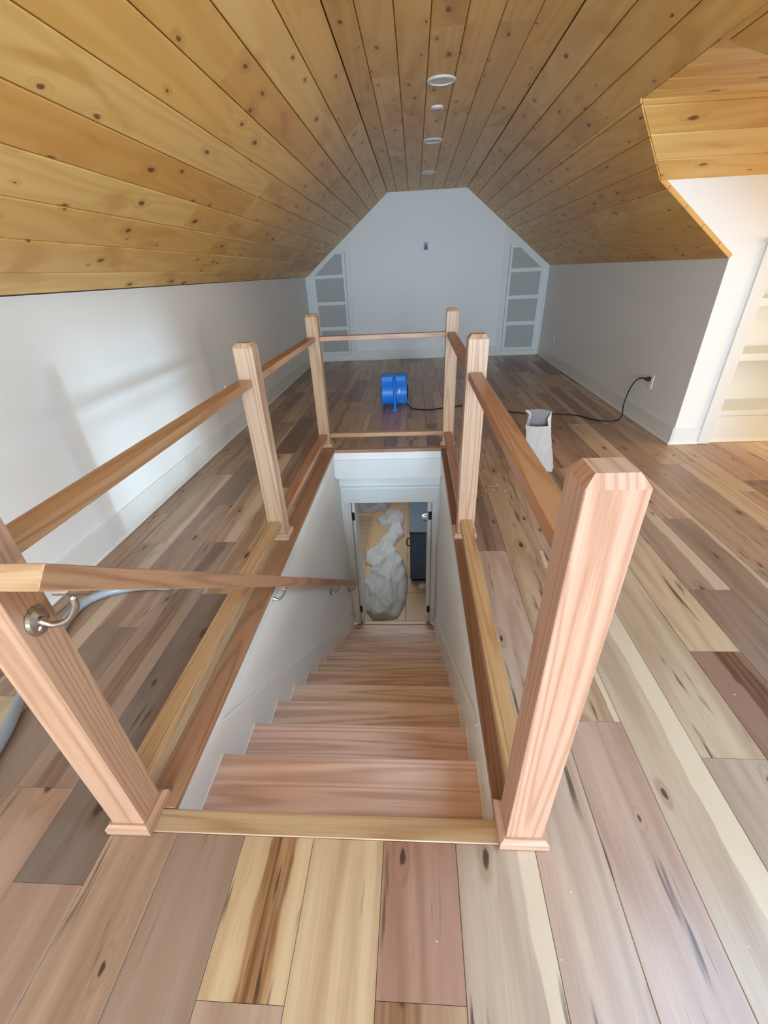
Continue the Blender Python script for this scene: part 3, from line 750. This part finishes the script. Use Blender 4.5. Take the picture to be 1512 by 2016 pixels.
for (ya, yb, cu, cl, cur, clr) in ((PY[0]+a, PY[1], rgb(214, 160, 100), rgb(222, 178, 118), rgb(206, 138, 76), rgb(224, 172, 104)), (PY[1]+a, PY[2], rgb(208, 154, 104), rgb(206, 146, 100), rgb(196, 136, 88), rgb(196, 132, 92))):
    ya += 0.0005; yb -= 0.0005
    rbar('top_rail', (-0.052, 0.016, ya, yb, HR-0.036, HR), cu, (0, 1, 0))
    rbar('bottom_rail', (-0.038, 0.030, ya, yb, HL-0.036, HL), cl, (0, 1, 0))
    rbar('top_rail', (1.102, 1.167, ya, yb, HR-0.036, HR), cur, (0, 1, 0))
    rbar('bottom_rail', (1.105, 1.170, ya, yb, HL-0.036, HL), clr, (0, 1, 0))
yc = PY[2]+PW/2
rbar('top_rail', (PXL+PW/2+.0005, PXR-PW/2-.0005, yc-0.036, yc+0.030, HR-0.036, HR), rgb(218, 164, 122), (1, 0, 0))
rbar('bottom_rail', (PXL+PW/2+.0005, PXR-PW/2-.0005, yc-0.036, yc+0.030, HL-0.036, HL), rgb(222, 176, 124), (1, 0, 0))

# ------------------------------------------------------------------ wall handrail
hr = empty('handrail', (0.16, 0.0, 0.9))
tag(hr, 'sloping oak handrail on nickel brackets along the left stair wall', 'handrail')
ry = lambda y: 0.950-0.687*(y+0.025)
bm = bmesh.new()
sec = [(0.128, 0.0), (0.190, 0.0), (0.190, -0.064), (0.128, -0.064)]
va = [bm.verts.new((x, -0.0045 if dz == 0 else -0.045, (ry(-0.0045) if dz == 0 else ry(-0.0045)-0.052))) for x, dz in sec]
for i, v_ in enumerate(va):
    v_.co.y = -0.004 if sec[i][1] == 0 else -0.044
    v_.co.z = ry(v_.co.y)+sec[i][1]*0.95
vb = [bm.verts.new((x, 3.655, ry(3.655)+dz)) for x, dz in sec]
fs = [bm.faces.new(va), bm.faces.new(vb[::-1])]+[bm.faces.new((va[i], vb[i], vb[(i+1) % 4], va[(i+1) % 4])) for i in range(4)]
bmesh.ops.recalc_face_normals(bm, faces=fs)
es = [e for e in bm.edges if abs(e.verts[0].co.y-e.verts[1].co.y) > 1]
bmesh.ops.bevel(bm, geom=es, offset=0.003, segments=1, affect='EDGES', profile=0.5)
child(finish(bm, 'sloping_rail', M['oak'], None, (0, 1, -0.687), rgb(206, 150, 102)), hr)
bm = bmesh.new()
yt, yb_ = -0.0045, -0.0445
pr = [(yt, ry(yt)), (yb_, ry(yb_)-0.061), (yb_-0.010, ry(yb_)-0.058), (yt-0.014, ry(yt)+0.004)]
pr = [(-0.0048, ry(-0.0048)), (-0.0448, ry(-0.0448)-0.0608), (-0.088, ry(-0.0448)-0.034), (-0.050, ry(-0.0048)+0.028)]
# short return block that turns the rail to the newel
va = [bm.verts.new((0.190, -0.005, ry(-0.005))), bm.verts.new((0.190, -0.045, ry(-0.045)-0.061)), bm.verts.new((0.128, -0.045, ry(-0.045)-0.061)), bm.verts.new((0.128, -0.005, ry(-0.005)))]
vb = [bm.verts.new((0.128-0.0, -0.005-0.0, ry(-0.005)+0.0))]
bm.free(); bm = bmesh.new()
A_ = [(-0.0055, 0.0), (-0.0455, -0.061)]
yF = [-0.0055, -0.0455]
P8 = []
for x in (0.1898, 0.0505):
    zt0 = ry(-0.005); zb0 = ry(-0.045)-0.0605
    P8.append([bm.verts.new((x, -0.0062, zt0)), bm.verts.new((x, -0.0462, zb0)), bm.verts.new((x, 0.020, zb0-0.0)), bm.verts.new((x, 0.050, zt0-0.045))])
v0, v1 = P8
fs = [bm.faces.new(v0), bm.faces.new(v1[::-1])]+[bm.faces.new((v0[i], v1[i], v1[(i+1) % 4], v0[(i+1) % 4])) for i in range(4)]
bmesh.ops.recalc_face_normals(bm, faces=fs)
bmesh.ops.bevel(bm, geom=list(bm.edges), offset=0.0015, segments=1, affect='EDGES', profile=0.5)
child(finish(bm, 'rail_return', M['oak'], None, (1, 0, 0), rgb(226, 186, 134)), hr)  # paler oak than the sloping rail: light on its front put into the colour
def bracket(x, y, zt_):
    """rosette on the wall face at x, arm out and up to a saddle plate under the rail"""
    xr_ = 0.159; zr = zt_-0.073
    ro = child(lathe('rosette', [(0.032, 0.0005), (0.032, 0.003), (0.027, 0.008), (0.015, 0.012), (0.0, 0.013)], (x, y, zr), (1, 0, 0), M['metal'], seg=28), hr)
    s = lathe('screw', [(0.007, 0.0), (0.007, 0.004), (0.004, 0.006), (0.0, 0.006)], (x+0.0085, y-0.010, zr-0.012), (1, 0, 0), M['metal'], seg=10); s.parent = ro; s.matrix_parent_inverse = Matrix.Identity(4)
    pts = smooth_path([(x+0.010, y, zr+0.002), (x+0.035, y, zr-0.008), (x+(xr_-x)*0.66, y, zr+0.004), (x+(xr_-x)*0.93, y, zr+0.036), (xr_, y, zt_-0.008)], 6)
    n = len(pts); child(tube('bracket_arm', pts, [0.010-0.003*min(1, i/(n*0.3)) for i in range(n)], M['metal'], seg=10), hr)
    bm = bmesh.new(); add_box(bm, xr_-0.014, xr_+0.014, -0.034, 0.034, -0.004, 0.0, bev=0.001)
    o = finish(bm, 'saddle_plate', M['metal']); o.rotation_euler = (-math.atan(0.687), 0, 0); o.location = (0, y, zt_-0.0018)
    o.parent = hr; o.matrix_parent_inverse = Matrix.Translation(-hr.location)
for x, y in ((0.0495, 0.046), (0.076, 1.251), (0.076, 2.651), (0.076, 3.56)):
    bracket(x, y, ry(y)-0.066)

# ------------------------------------------------------------------ recessed fittings in the ceiling
def downlight(y, r, label, nm='recessed_light', cat='light', group=None):
    o = lathe(nm, [(r, 0.0), (r, -0.004), (r-0.006, -0.009), (r*0.80, -0.010), (r*0.74, -0.002)], (1.016, y, ZC-0.0005), (0, 0, 1), M['white'], seg=36)
    lathe('lens', [(r*0.735, -0.0045), (r*0.5, -0.006), (0.0, -0.007)], (1.016, y, ZC-0.0005), (0, 0, 1), M['lens'], o, seg=36)
    return tag(o, label, cat, group)
downlight(3.690, 0.096, 'round white recessed light in the pine ceiling, nearest and largest of three')
downlight(5.367, 0.096, 'round white recessed light in the pine ceiling, middle one of three')
downlight(7.093, 0.096, 'round white recessed light in the pine ceiling, nearest the far gable wall')
o = lathe('smoke_detector', [(0.048, 0.0), (0.048, -0.006), (0.040, -0.013), (0.034, -0.013), (0.031, -0.006)], (1.012, 4.284, ZC-0.0005), (0, 0, 1), M['white'], seg=32)
lathe('detector_cap', [(0.026, -0.004), (0.024, -0.018), (0.0, -0.020)], (1.012, 4.284, ZC-0.0005), (0, 0, 1), M['bag'], o, seg=28)
tag(o, 'small ringed white ceiling fitting between the two nearest recessed lights', 'sprinkler cover')

# ------------------------------------------------------------------ built-in cupboards on the far wall
def clip_slope(x, z, side): return z
def cupboard(side, label):
    r = empty('built_in_cupboard', ((-0.64 if side < 0 else 2.68), YE, 0))
    tag(r, label, 'cupboard')
    if side < 0:
        X = lambda x: x
        frame = [(XL+0.0005, 0.002), (-0.2415, 0.002), (-0.2415, 1.868), (XL+0.0005, ZK-0.001)]
        dr = [(-0.88, 0.108), (-0.331, 0.108), (-0.331, 1.652), (-0.573, 1.652), (-0.960, 1.352), (-0.88, 1.31)]
        dr = [(-0.905, 0.108), (-0.331, 0.108), (-0.331, 1.652), (-0.565, 1.652), (-0.905, 1.395)]
        panes = [[(-0.845, 0.158), (-0.368, 0.158), (-0.368, 0.504), (-0.845, 0.504)], [(-0.855, 0.558), (-0.368, 0.558), (-0.368, 0.889), (-0.855, 0.889)],
                 [(-0.86, 0.940), (-0.372, 0.940), (-0.372, 1.278), (-0.86, 1.278)], [(-0.86, 1.325), (-0.378, 1.325), (-0.378, 1.606), (-0.492, 1.606)]]
    else:
        frame = [(2.2975, 0.002), (XR-0.0005, 0.002), (XR-0.0005, ZK-0.001), (2.2975, 1.870)]
        dr = [(2.395, 0.080), (2.965, 0.080), (2.965, 1.355), (2.615, 1.618), (2.395, 1.618)]
        panes = [[(2.446, 0.128), (2.931, 0.128), (2.931, 0.474), (2.446, 0.474)], [(2.440, 0.530), (2.928, 0.530), (2.928, 0.862), (2.440, 0.862)],
                 [(2.438, 0.914), (2.927, 0.914), (2.927, 1.243), (2.438, 1.243)], [(2.438, 1.295), (2.925, 1.295), (2.550, 1.573), (2.438, 1.573)]]
    child(prism('face_frame', frame, 'xz', YE-0.018, YE-0.0006, M['trim']), r)
    # door: a frame of stiles and rails round four sunk panels, standing a little proud
    bm = bmesh.new(); y0_, y1_ = YE-0.032, YE-0.0185
    lx = min(p[0] for p in dr); rx = max(p[0] for p in dr)
    for i, pn in enumerate(panes):
        z0_, z1_ = pn[0][1], max(p[1] for p in pn)
        zlo = dr[0][1] if i == 0 else (panes[i-1][2][1] if i < 4 else 0)
        zb0 = dr[0][1] if i == 0 else max(p[1] for p in panes[i-1])
        add_box(bm, lx, rx, y0_, y1_, zb0, z0_)
        if i < 3:
            add_box(bm, lx, pn[0][0], y0_, y1_, z0_, z1_); add_box(bm, pn[1][0], rx, y0_, y1_, z0_, z1_)
        else:
            if side < 0:
                add_box(bm, pn[1][0], rx, y0_, y1_, z0_, dr[2][1]); add_prism(bm, [(lx, z0_), pn[0], pn[3], (pn[3][0], dr[2][1]), dr[3], dr[4]], 'xz', y0_, y1_)
                add_prism(bm, [pn[3], pn[2], (pn[2][0], dr[2][1]), (pn[3][0], dr[2][1])], 'xz', y0_, y1_)
            else:
                add_box(bm, lx, pn[0][0], y0_, y1_, z0_, dr[3][1]); add_prism(bm, [pn[1], (rx, z0_), dr[2], dr[3], (pn[2][0], dr[3][1]), pn[2]], 'xz', y0_, y1_)
                add_prism(bm, [pn[3], pn[2], (pn[2][0], dr[3][1]), (pn[3][0], dr[3][1])], 'xz', y0_, y1_)
    d = child(finish(bm, 'cupboard_door', M['trim']), r)
    for pn in panes:
        p_ = prism('door_panel', pn, 'xz', YE-0.0205, YE-0.0184, M['panel'], d); p_.matrix_parent_inverse = Matrix.Identity(4)
    # dark reveal round the door
    bm = bmesh.new(); t = 0.004
    add_box(bm, lx-t, rx+t, YE-0.0195, YE-0.0182, dr[0][1]-t, dr[0][1]); ix = rx if side < 0 else lx-t
    add_box(bm, ix, ix+t, YE-0.0195, YE-0.0182, dr[0][1], dr[2][1] if side < 0 else dr[3][1])
    child(finish(bm, 'door_gap', M['rubber']), r)
cupboard(-1, 'white built-in cupboard with sloping top and four sunk panels, left of the far wall')
cupboard(1, 'white built-in cupboard with sloping top and four sunk panels, right of the far wall')
struct(box('trim_12', (XL+0.0165, XL+0.034, YE-0.052, YE-0.0332, 0.016, ZK-0.03), M['caulk'], bev=0.002))
struct(box('trim_13', (XR-0.030, XR-0.0165, YE-0.050, YE-0.0332, 0.016, ZK-0.03), M['caulk'], bev=0.002))

# bookcase in the dormer cheek
bk = empty('built_in_bookcase', (4.0, D1, 0)); tag(bk, 'white built-in bookcase with empty shelves in the sunlit wall at the right', 'bookcase')
child(box('side_casing', (3.280, BX0, D1-0.020, D1-0.0005, 0.002, BZ), M['trim'], bev=0.002), bk)
child(box('head_casing', (3.280, BX1+0.08, D1-0.020, D1-0.0005, BZ+0.0003, BZ+0.012), M['trim']), bk)
child(box('head_cap', (3.262, BX1+0.09, D1-0.036, D1-0.0005, BZ+0.0125, BZ+0.036), M['caulk'], bev=0.003), bk)
child(box('side_casing', (BX1, BX1+0.1, D1-0.020, D1-0.0005, 0.002, BZ), M['trim']), bk)
BB = D1+0.42
child(box('back_panel', (BX0-0.02, BX1+0.02, BB, BB+0.02, 0.0, BZ+0.02), M['wall']), bk)
child(box('side_panel', (BX0-0.02, BX0-0.001, D1+0.101, BB, 0.0, BZ), M['wall']), bk); child(box('side_panel', (BX1, BX1+0.02, D1+0.101, BB, 0.0, BZ), M['wall']), bk)
child(box('top_panel', (BX0-0.02, BX1+0.02, D1+0.101, BB, BZ+0.001, BZ+0.02), M['wall']), bk)
for z0_, z1_ in ((0.222, 0.262), (0.640, 0.692), (1.010, 1.062)):
    child(box('shelf', (BX0+0.001, BX1-0.001, D1+0.02, BB-0.001, z0_, z1_), M['trim'], bev=0.002), bk)
child(box('base_panel', (BX0+0.001, BX1-0.001, D1+0.03, D1+0.05, 0.012, 0.221), M['trim']), bk)
child(box('toe_strip', (BX0+0.001, BX1-0.001, D1+0.018, D1+0.0295, 0.001, 0.014), M['caulk']), bk)
fl2 = box('floor_edge', (BX0, BX1, D1+0.0, D1+0.6, -0.0146, -0.001), M['hickory'], floor, (1, 0, 0), rgb(200, 165, 130))
for k_ in ('hc', 'sc'): fl2[k_] = 9.0
for k_ in ('hw', 'ha', 'sa'): fl2[k_] = 0.0

# ------------------------------------------------------------------ wall plates
wb = box('wiring_box', (0.985, 1.058, YE-0.006, YE-0.0005, 1.588, 1.700), M['panel'], bev=0.002)
box('box_hollow', (0.996, 1.047, YE-0.0075, YE-0.0063, 1.606, 1.684), M['slate'], wb)
bm = bmesh.new()
add_tube(bm, smooth_path([(1.000, YE-0.010, 1.650), (1.004, YE-0.014, 1.676), (1.020, YE-0.016, 1.686), (1.040, YE-0.014, 1.676), (1.046, YE-0.010, 1.645)], 5), 0.004, 8)
finish(bm, 'wire_loop', M['caulk'], wb, smooth=True)
box('lower_lip', (0.992, 1.050, YE-0.011, YE-0.0063, 1.588, 1.600), M['caulk'], wb)
tag(wb, 'small uncovered metal wiring box high on the far wall', 'outlet box')
def plate(x, y, z, s, label):
    """duplex outlet plate on a wall whose face is at x; s = direction into the room"""
    xa, xb = sorted((x+s*0.0006, x+s*0.007))
    p_ = box('outlet', (xa, xb, y-0.038, y+0.038, z-0.060, z+0.060), M['white'], bev=0.002)
    for dz in (-0.022, 0.022):
        xa, xb = sorted((x+s*0.0072, x+s*0.009)); q = box('socket', (xa, xb, y-0.016, y+0.016, z+dz-0.014, z+dz+0.014), M['caulk'], p_, bev=0.0005)
    return tag(p_, label, 'outlet')
plate(XR, 4.083, 0.385, -1, 'white outlet plate on the right knee wall with the black cord plugged in')
plate(XR, 7.70, 0.36, -1, 'white outlet plate on the right knee wall nearest the far cupboard')
plate(XL, 4.081, 0.42, 1, 'white outlet plate on the left knee wall behind the middle newel')

# ------------------------------------------------------------------ blue air mover
bl = empty('air_mover', (0.6, 5.1, 0)); tag(bl, 'scuffed blue plastic air mover on the floor beyond the stair opening', 'fan')
bm = bmesh.new()
cxx, w2 = 0.600, 0.150
# snail housing seen from the back: a drum lying along x with the outlet box rising behind it
prof = []
cy_, cz_, R_ = 5.095, 0.155, 0.142
for i in range(25):
    a_ = math.radians(-95+i*(-215)/24)
    prof.append((cy_+R_*math.cos(a_), cz_+R_*math.sin(a_)))
prof = [(cy_+R_*math.cos(math.radians(t)), cz_+R_*math.sin(math.radians(t))) for t in [275-5*i for i in range(0, 29)]]
prof += [(5.035, 0.318), (5.190, 0.335), (5.245, 0.250), (5.238, 0.10), (5.19, 0.02)]
add_prism(bm, prof, 'yz', cxx-w2, cxx+w2)
bmesh.ops.bevel(bm, geom=[e for e in bm.edges if abs(e.verts[0].co.x-e.verts[1].co.x) < 1e-5], offset=0.012, segments=2, affect='EDGES', profile=0.5)
child(finish(bm, 'housing', M['blue'], smooth=False), bl)
bm = bmesh.new(); add_box(bm, cxx-w2-0.004, cxx+w2-0.004, 5.010, 5.200, 0.275, 0.352, bev=0.014)
child(finish(bm, 'outlet_hood', M['blue']), bl)
for s_ in (-1, 1):
    child(lathe('intake_grille', [(0.085, 0.0), (0.085, 0.006), (0.078, 0.010), (0.060, 0.004), (0.050, 0.010), (0.03, 0.004), (0.0, 0.004)], (cxx+s_*w2*1.0, cy_, cz_), (s_, 0, 0), M['rubber'], seg=24), bl)
hp_ = smooth_path([(0.600, 4.990, 0.330), (0.602, 4.945, 0.300), (0.606, 4.910, 0.215), (0.609, 4.860, 0.10), (0.612, 4.812, 0.030)], 6)
child(tube('stand_handle', hp_, 0.0165, M['blue'], seg=10), bl)
bm = bmesh.new(); add_box(bm, 0.583, 0.642, 4.785, 4.825, 0.001, 0.034, bev=0.008); child(finish(bm, 'foot', M['blue']), bl)
for sx in (-0.12, 0.12): child(box('rear_foot', (cxx+sx-0.02, cxx+sx+0.02, 5.12, 5.22, 0.001, 0.03), M['blue'], bev=0.005), bl)
child(box('white_tag', (0.655, 0.668, 4.9485, 4.956, 0.17, 0.215), M['caulk']), bl)
cord = smooth_path([(0.74, 5.02, 0.04), (0.80, 4.93, 0.008), (0.88, 4.87, 0.006), (1.035, 4.847, 0.006), (1.215, 4.922, 0.006), (1.45, 4.99, 0.006), (1.70, 4.80, 0.006), (1.897, 4.64, 0.006),
                    (2.10, 4.553, 0.006), (2.358, 4.505, 0.006), (2.55, 4.42, 0.006), (2.70, 4.22, 0.006), (2.86, 4.19, 0.006), (2.96, 4.30, 0.02), (3.000, 4.41, 0.12),
                    (3.005, 4.36, 0.28), (2.995, 4.22, 0.385), (3.015, 4.10, 0.412)], 8)
child(tube('power_cord', cord, 0.0058, M['rubber'], seg=8), bl)
bm = bmesh.new(); add_lathe(bm, [(0.006, -0.02), (0.016, -0.004), (0.020, 0.012), (0.018, 0.030)], (3.019, 4.090, 0.408), (1, 0, 0), 14); child(finish(bm, 'plug', M['rubber'], smooth=True), bl)
# taped joint in the cord
bm = bmesh.new(); rr = random.Random(3)
for i in range(7):
    a_ = rr.uniform(0, PI); L_ = rr.uniform(0.03, 0.06); add_tube(bm, [(2.22-math.cos(a_)*L_, 4.53-math.sin(a_)*L_*0.6, 0.012), (2.22, 4.53, 0.018), (2.22+math.cos(a_)*L_, 4.53+math.sin(a_)*L_*0.6, 0.012)], 0.004, 6)
child(finish(bm, 'cord_tie', M['rubber']), bl)

# ------------------------------------------------------------------ grey hose on the left
hose = tube('vacuum_hose', smooth_path([(-0.45, -0.60, 0.024), (-0.55, -0.10, 0.024), (-0.625, 0.27, 0.024), (-0.70, 0.48, 0.024), (-0.770, 0.72, 0.024), (-0.815, 0.90, 0.024), (-0.835, 1.02, 0.024),
                                        (-0.815, 1.12, 0.024), (-0.74, 1.19, 0.024), (-0.62, 1.23, 0.024), (-0.50, 1.24, 0.024)], 10), 0.021, M['grey_hose'], seg=14)
tag(hose, 'smooth grey plastic hose curving over the floor behind the front left newel', 'hose')
lathe('hose_cuff', [(0.0225, -0.05), (0.0245, -0.045), (0.0245, 0.02), (0.0225, 0.025)], (-0.47, 1.24, 0.0248), (1, 0, 0), M['grey_hose'], hose, seg=16)

# ------------------------------------------------------------------ paper bag
bm = bmesh.new()
def ringv(L_): return [bm.verts.new(p) for p in L_]
base_r = [(1.742, 2.865, 0.003), (1.905, 2.822, 0.003), (1.945, 2.930, 0.003), (1.775, 2.975, 0.003)]
low_r = [(1.722, 2.872, 0.11), (1.885, 2.850, 0.11), (1.922, 2.955, 0.11), (1.757, 2.985, 0.11)]
mid_r = [(1.695, 2.892, 0.22), (1.872, 2.888, 0.22), (1.905, 3.005, 0.22), (1.730, 3.020, 0.22)]
top_r = [(1.678, 2.915, 0.335), (1.853, 2.915, 0.328), (1.888, 3.035, 0.405), (1.705, 3.055, 0.415)]
def dens(L_, mids):
    out = []
    for i in range(4):
        a_, b_ = Vector(L_[i]), Vector(L_[(i+1) % 4]); out.append(tuple(a_)); out.append(tuple((a_+b_)/2+Vector(mids[i])))
    return out
R = [ringv(dens(base_r, [(0, 0, 0)]*4)), ringv(dens(low_r, [(0, 0.004, 0), (-0.012, 0, 0), (0, 0, 0), (0.012, 0, 0)])), ringv(dens(mid_r, [(0, -0.006, 0), (-0.020, 0, 0), (0, 0.006, 0), (0.018, 0, 0)])),
     ringv(dens(top_r, [(0, -0.003, -0.006), (-0.022, 0, -0.004), (0, 0.006, 0.012), (0.024, 0, 0.010)]))]
bm.faces.new(R[0][::-1])
for p, q in zip(R, R[1:]):
    for i in range(8): bm.faces.new((p[i], p[(i+1) % 8], q[(i+1) % 8], q[i]))
bm.normal_update()
outer = list(bm.faces)
# crumple by random vertex shifts after subdividing
bmesh.ops.subdivide_edges(bm, edges=list(bm.edges), cuts=2, use_grid_fill=True)
rr = random.Random(5)
for v_ in bm.verts:
    if 0.01 < v_.co.z < 0.40:
        v_.co += Vector((rr.uniform(-1, 1), rr.uniform(-1, 1), 0))*0.0035
bag = finish(bm, 'paper_bag', [M['bag'], M['bag_in']])
so = bag.modifiers.new('thickness', 'SOLIDIFY'); so.thickness = 0.0025; so.offset = -1; so.material_offset = 1; so.material_offset_rim = 0
tag(bag, 'crumpled open pale paper bag standing on the floor right of the railing', 'bag')
bm = bmesh.new()
prv = [(1.700, 2.990, 0.33), (1.712, 2.975, 0.40), (1.690, 2.965, 0.425), (1.675, 2.970, 0.43)]
add_tube(bm, smooth_path(prv, 5), [0.010]*16, 6); finish(bm, 'torn_flap', M['bag'], bag)

# ------------------------------------------------------------------ white specks of plaster on the floor
bm = bmesh.new(); rr = random.Random(11)
for cxs, cys, n_, sp in ((1.30, 2.42, 14, 0.07), (1.40, 2.55, 10, 0.06), (1.0, -0.1, 8, 0.35), (1.9, 0.3, 8, 0.5)):
    for i in range(n_):
        x, y = cxs+rr.gauss(0, sp), cys+rr.gauss(0, sp)
        if -0.01 < y < 3.54 and 0.0 < x < 1.19: continue
        r_ = rr.uniform(0.0015, 0.006) if cys > 1 else rr.uniform(0.001, 0.0022)
        add_lathe(bm, [(r_, 0.0), (r_*0.7, 0.0012)], (x, y, 0.0003), (0, 0, 1), 7)
dust = finish(bm, 'plaster_dust', M['caulk'], kind='stuff'); tag(dust, 'scattered white plaster specks on the plank floor', 'debris')

# ------------------------------------------------------------------ things in the lower room
def inside(p, poly):
    c = False; n = len(poly)
    for i in range(n):
        (x1, y1), (x2, y2) = poly[i], poly[(i+1) % n]
        if (y1 > p[1]) != (y2 > p[1]) and p[0] < (x2-x1)*(p[1]-y1)/(y2-y1)+x1: c = not c
    return c
def edge_d(p, poly):
    best = 9; n = len(poly)
    for i in range(n):
        a_ = Vector(poly[i]); b_ = Vector(poly[(i+1) % n]); q = Vector(p); ab = b_-a_; t = max(0, min(1, (q-a_).dot(ab)/ab.length_squared)); best = min(best, (a_+ab*t-q).length)
    return best
def n_w(p): return 0.6*mnoise.noise(Vector((p[0]*2, p[1]*2, 4.0)))
def cloth_heap(name, poly, amp, seed, mat, step=0.022, fold=(1, 0.3)):
    x0 = min(p[0] for p in poly); x1 = max(p[0] for p in poly); y0 = min(p[1] for p in poly); y1 = max(p[1] for p in poly)
    nx, ny = int((x1-x0)/step)+1, int((y1-y0)/step)+1; bm = bmesh.new(); G = {}
    for i in range(nx+1):
        for j in range(ny+1):
            p = (x0+i*step, y0+j*step)
            if inside(p, poly):
                d = edge_d(p, poly); e = min(1, d/0.07)
                q = Vector((p[0]*fold[0]*3.2, p[1]*fold[1]*3.2, seed))
                n1 = 1-3.4*abs(mnoise.noise(q)); n2 = 1-4.5*abs(mnoise.noise(q*1.7+Vector((5, 1, 0))+Vector((n_w(p), 0, 0)))); n3 = mnoise.noise(q*0.6)
                h = e**0.5*(0.02+amp*max(0.02, 0.34*max(0, n1)+0.22*max(0, n2)+0.5*max(0, n3+0.35)))
                G[i, j] = bm.verts.new((p[0], p[1], ZB+0.003+h))
    for i in range(nx):
        for j in range(ny):
            k_ = [(i, j), (i+1, j), (i+1, j+1), (i, j+1)]; f_ = [G[c] for c in k_ if c in G]
            if len(f_) >= 3: bm.faces.new(f_)
    for v_ in [v for v in bm.verts if not v.link_faces]: bm.verts.remove(v_)
    for v_ in bm.verts:
        if v_.is_boundary: v_.co.z = ZB+0.002
    return finish(bm, name, mat, smooth=True)
c1 = [(0.3, 3.79), (0.21, 3.93), (0.17, 4.14), (0.10, 4.62), (0.19, 4.87), (0.19, 5.02), (0.08, 5.11), (0.05, 5.36), (0.26, 5.73), (0.36, 6.02), (0.41, 6.33), (0.23, 6.37), (0.16, 6.58), (0.32, 6.88),
      (0.51, 7.01), (0.66, 6.74), (0.66, 6.44), (0.64, 6.21), (0.68, 5.98), (0.54, 5.73), (0.54, 5.55), (0.67, 5.2), (0.74, 4.81), (0.75, 4.49), (0.72, 4.12), (0.63, 3.81), (0.54, 3.78)]
o = cloth_heap('drop_cloth', c1, 0.15, 2.0, M['cloth'], step=0.016, fold=(1.1, 0.45)); tag(o, 'long crumpled beige drop cloth on the tiles just inside the lower doorway', 'cloth')
c2 = [(-0.36, 7.60), (-0.30, 6.98), (-0.12, 6.86), (0.0, 6.84), (0.19, 6.93), (0.35, 6.95), (0.40, 7.60)]
o = cloth_heap('drop_cloth', c2, 0.16, 9.0, M['cloth2']); tag(o, 'grey bundled drop cloth farthest from the lower doorway, under the head casing', 'cloth')
# ribbed brown paper runner left of the drop cloth
bm = bmesh.new(); cols_ = []
ny = 150
for j in range(ny+1):
    y = 4.2+(6.74-4.2)*j/ny; h = 0.006+0.018*(0.5+0.5*math.sin(y*2*PI/0.17+0.6*math.sin(y*3)))**2
    cols_.append([bm.verts.new((x, y, ZB+0.002+h*(0.4 if i in (0, 5) else 1)+0.003*math.sin(x*20+y*9))) for i, x in enumerate([-0.55, -0.42, -0.29, -0.16, -0.03, 0.075-0.02*(y < 5.4)])])
for a_, b_ in zip(cols_, cols_[1:]):
    for i in range(5): bm.faces.new((a_[i], a_[i+1], b_[i+1], b_[i]))
o = finish(bm, 'paper_runner', M['runner'], smooth=True); tag(o, 'wrinkled brown paper runner along the left of the lower room floor', 'floor paper')
# slate cabinet
cb = empty('tool_cabinet', (1.15, 5.2, ZB)); tag(cb, 'dark slate cabinet standing on the tiles right of the drop cloth', 'cabinet')
TZ = -1.475
child(box('body', (0.772, 1.62, 4.632, 5.90, ZB+0.05, TZ-0.03), M['slate'], bev=0.006), cb)
child(box('cabinet_top', (0.764, 1.63, 4.622, 5.92, TZ-0.0295, TZ), M['slate_dark'], bev=0.006), cb)
child(box('plinth', (0.80, 1.60, 4.66, 5.88, ZB+0.001, ZB+0.0495), M['black']), cb)
for z_ in (-1.86,):
    child(box('drawer_front', (0.80, 1.59, 4.626, 4.6315, z_+0.02, TZ-0.06), M['slate'], bev=0.002), cb); child(box('cabinet_door', (0.80, 1.59, 4.626, 4.6315, ZB+0.08, z_), M['slate'], bev=0.002), cb)
child(tube('side_handle', smooth_path([(0.771, 4.80, -1.66), (0.735, 4.80, -1.67), (0.728, 4.80, -1.72), (0.735, 4.80, -1.77), (0.771, 4.80, -1.78)], 5), 0.008, M['black'], seg=8), cb)
tl2 = lathe('tape_roll', [(0.030, 0.0), (0.055, 0.0), (0.055, 0.045), (0.030, 0.045), (0.030, 0.0)], (0.99, 5.02, TZ+0.001), (0, 0, 1), M['white'], seg=24)
tag(tl2, 'white roll lying on top of the dark slate cabinet', 'tape roll')
pap = prism('paper_scrap', [(0.90, 4.47), (0.985, 4.50), (1.01, 4.57), (0.93, 4.60), (0.885, 4.54)], 'xy', ZB+0.001, ZB+0.006, M['white']); tag(pap, 'small white paper scrap on the tiles at the foot of the slate cabinet', 'paper')
print('planks', nplank, 'boards', nboard)
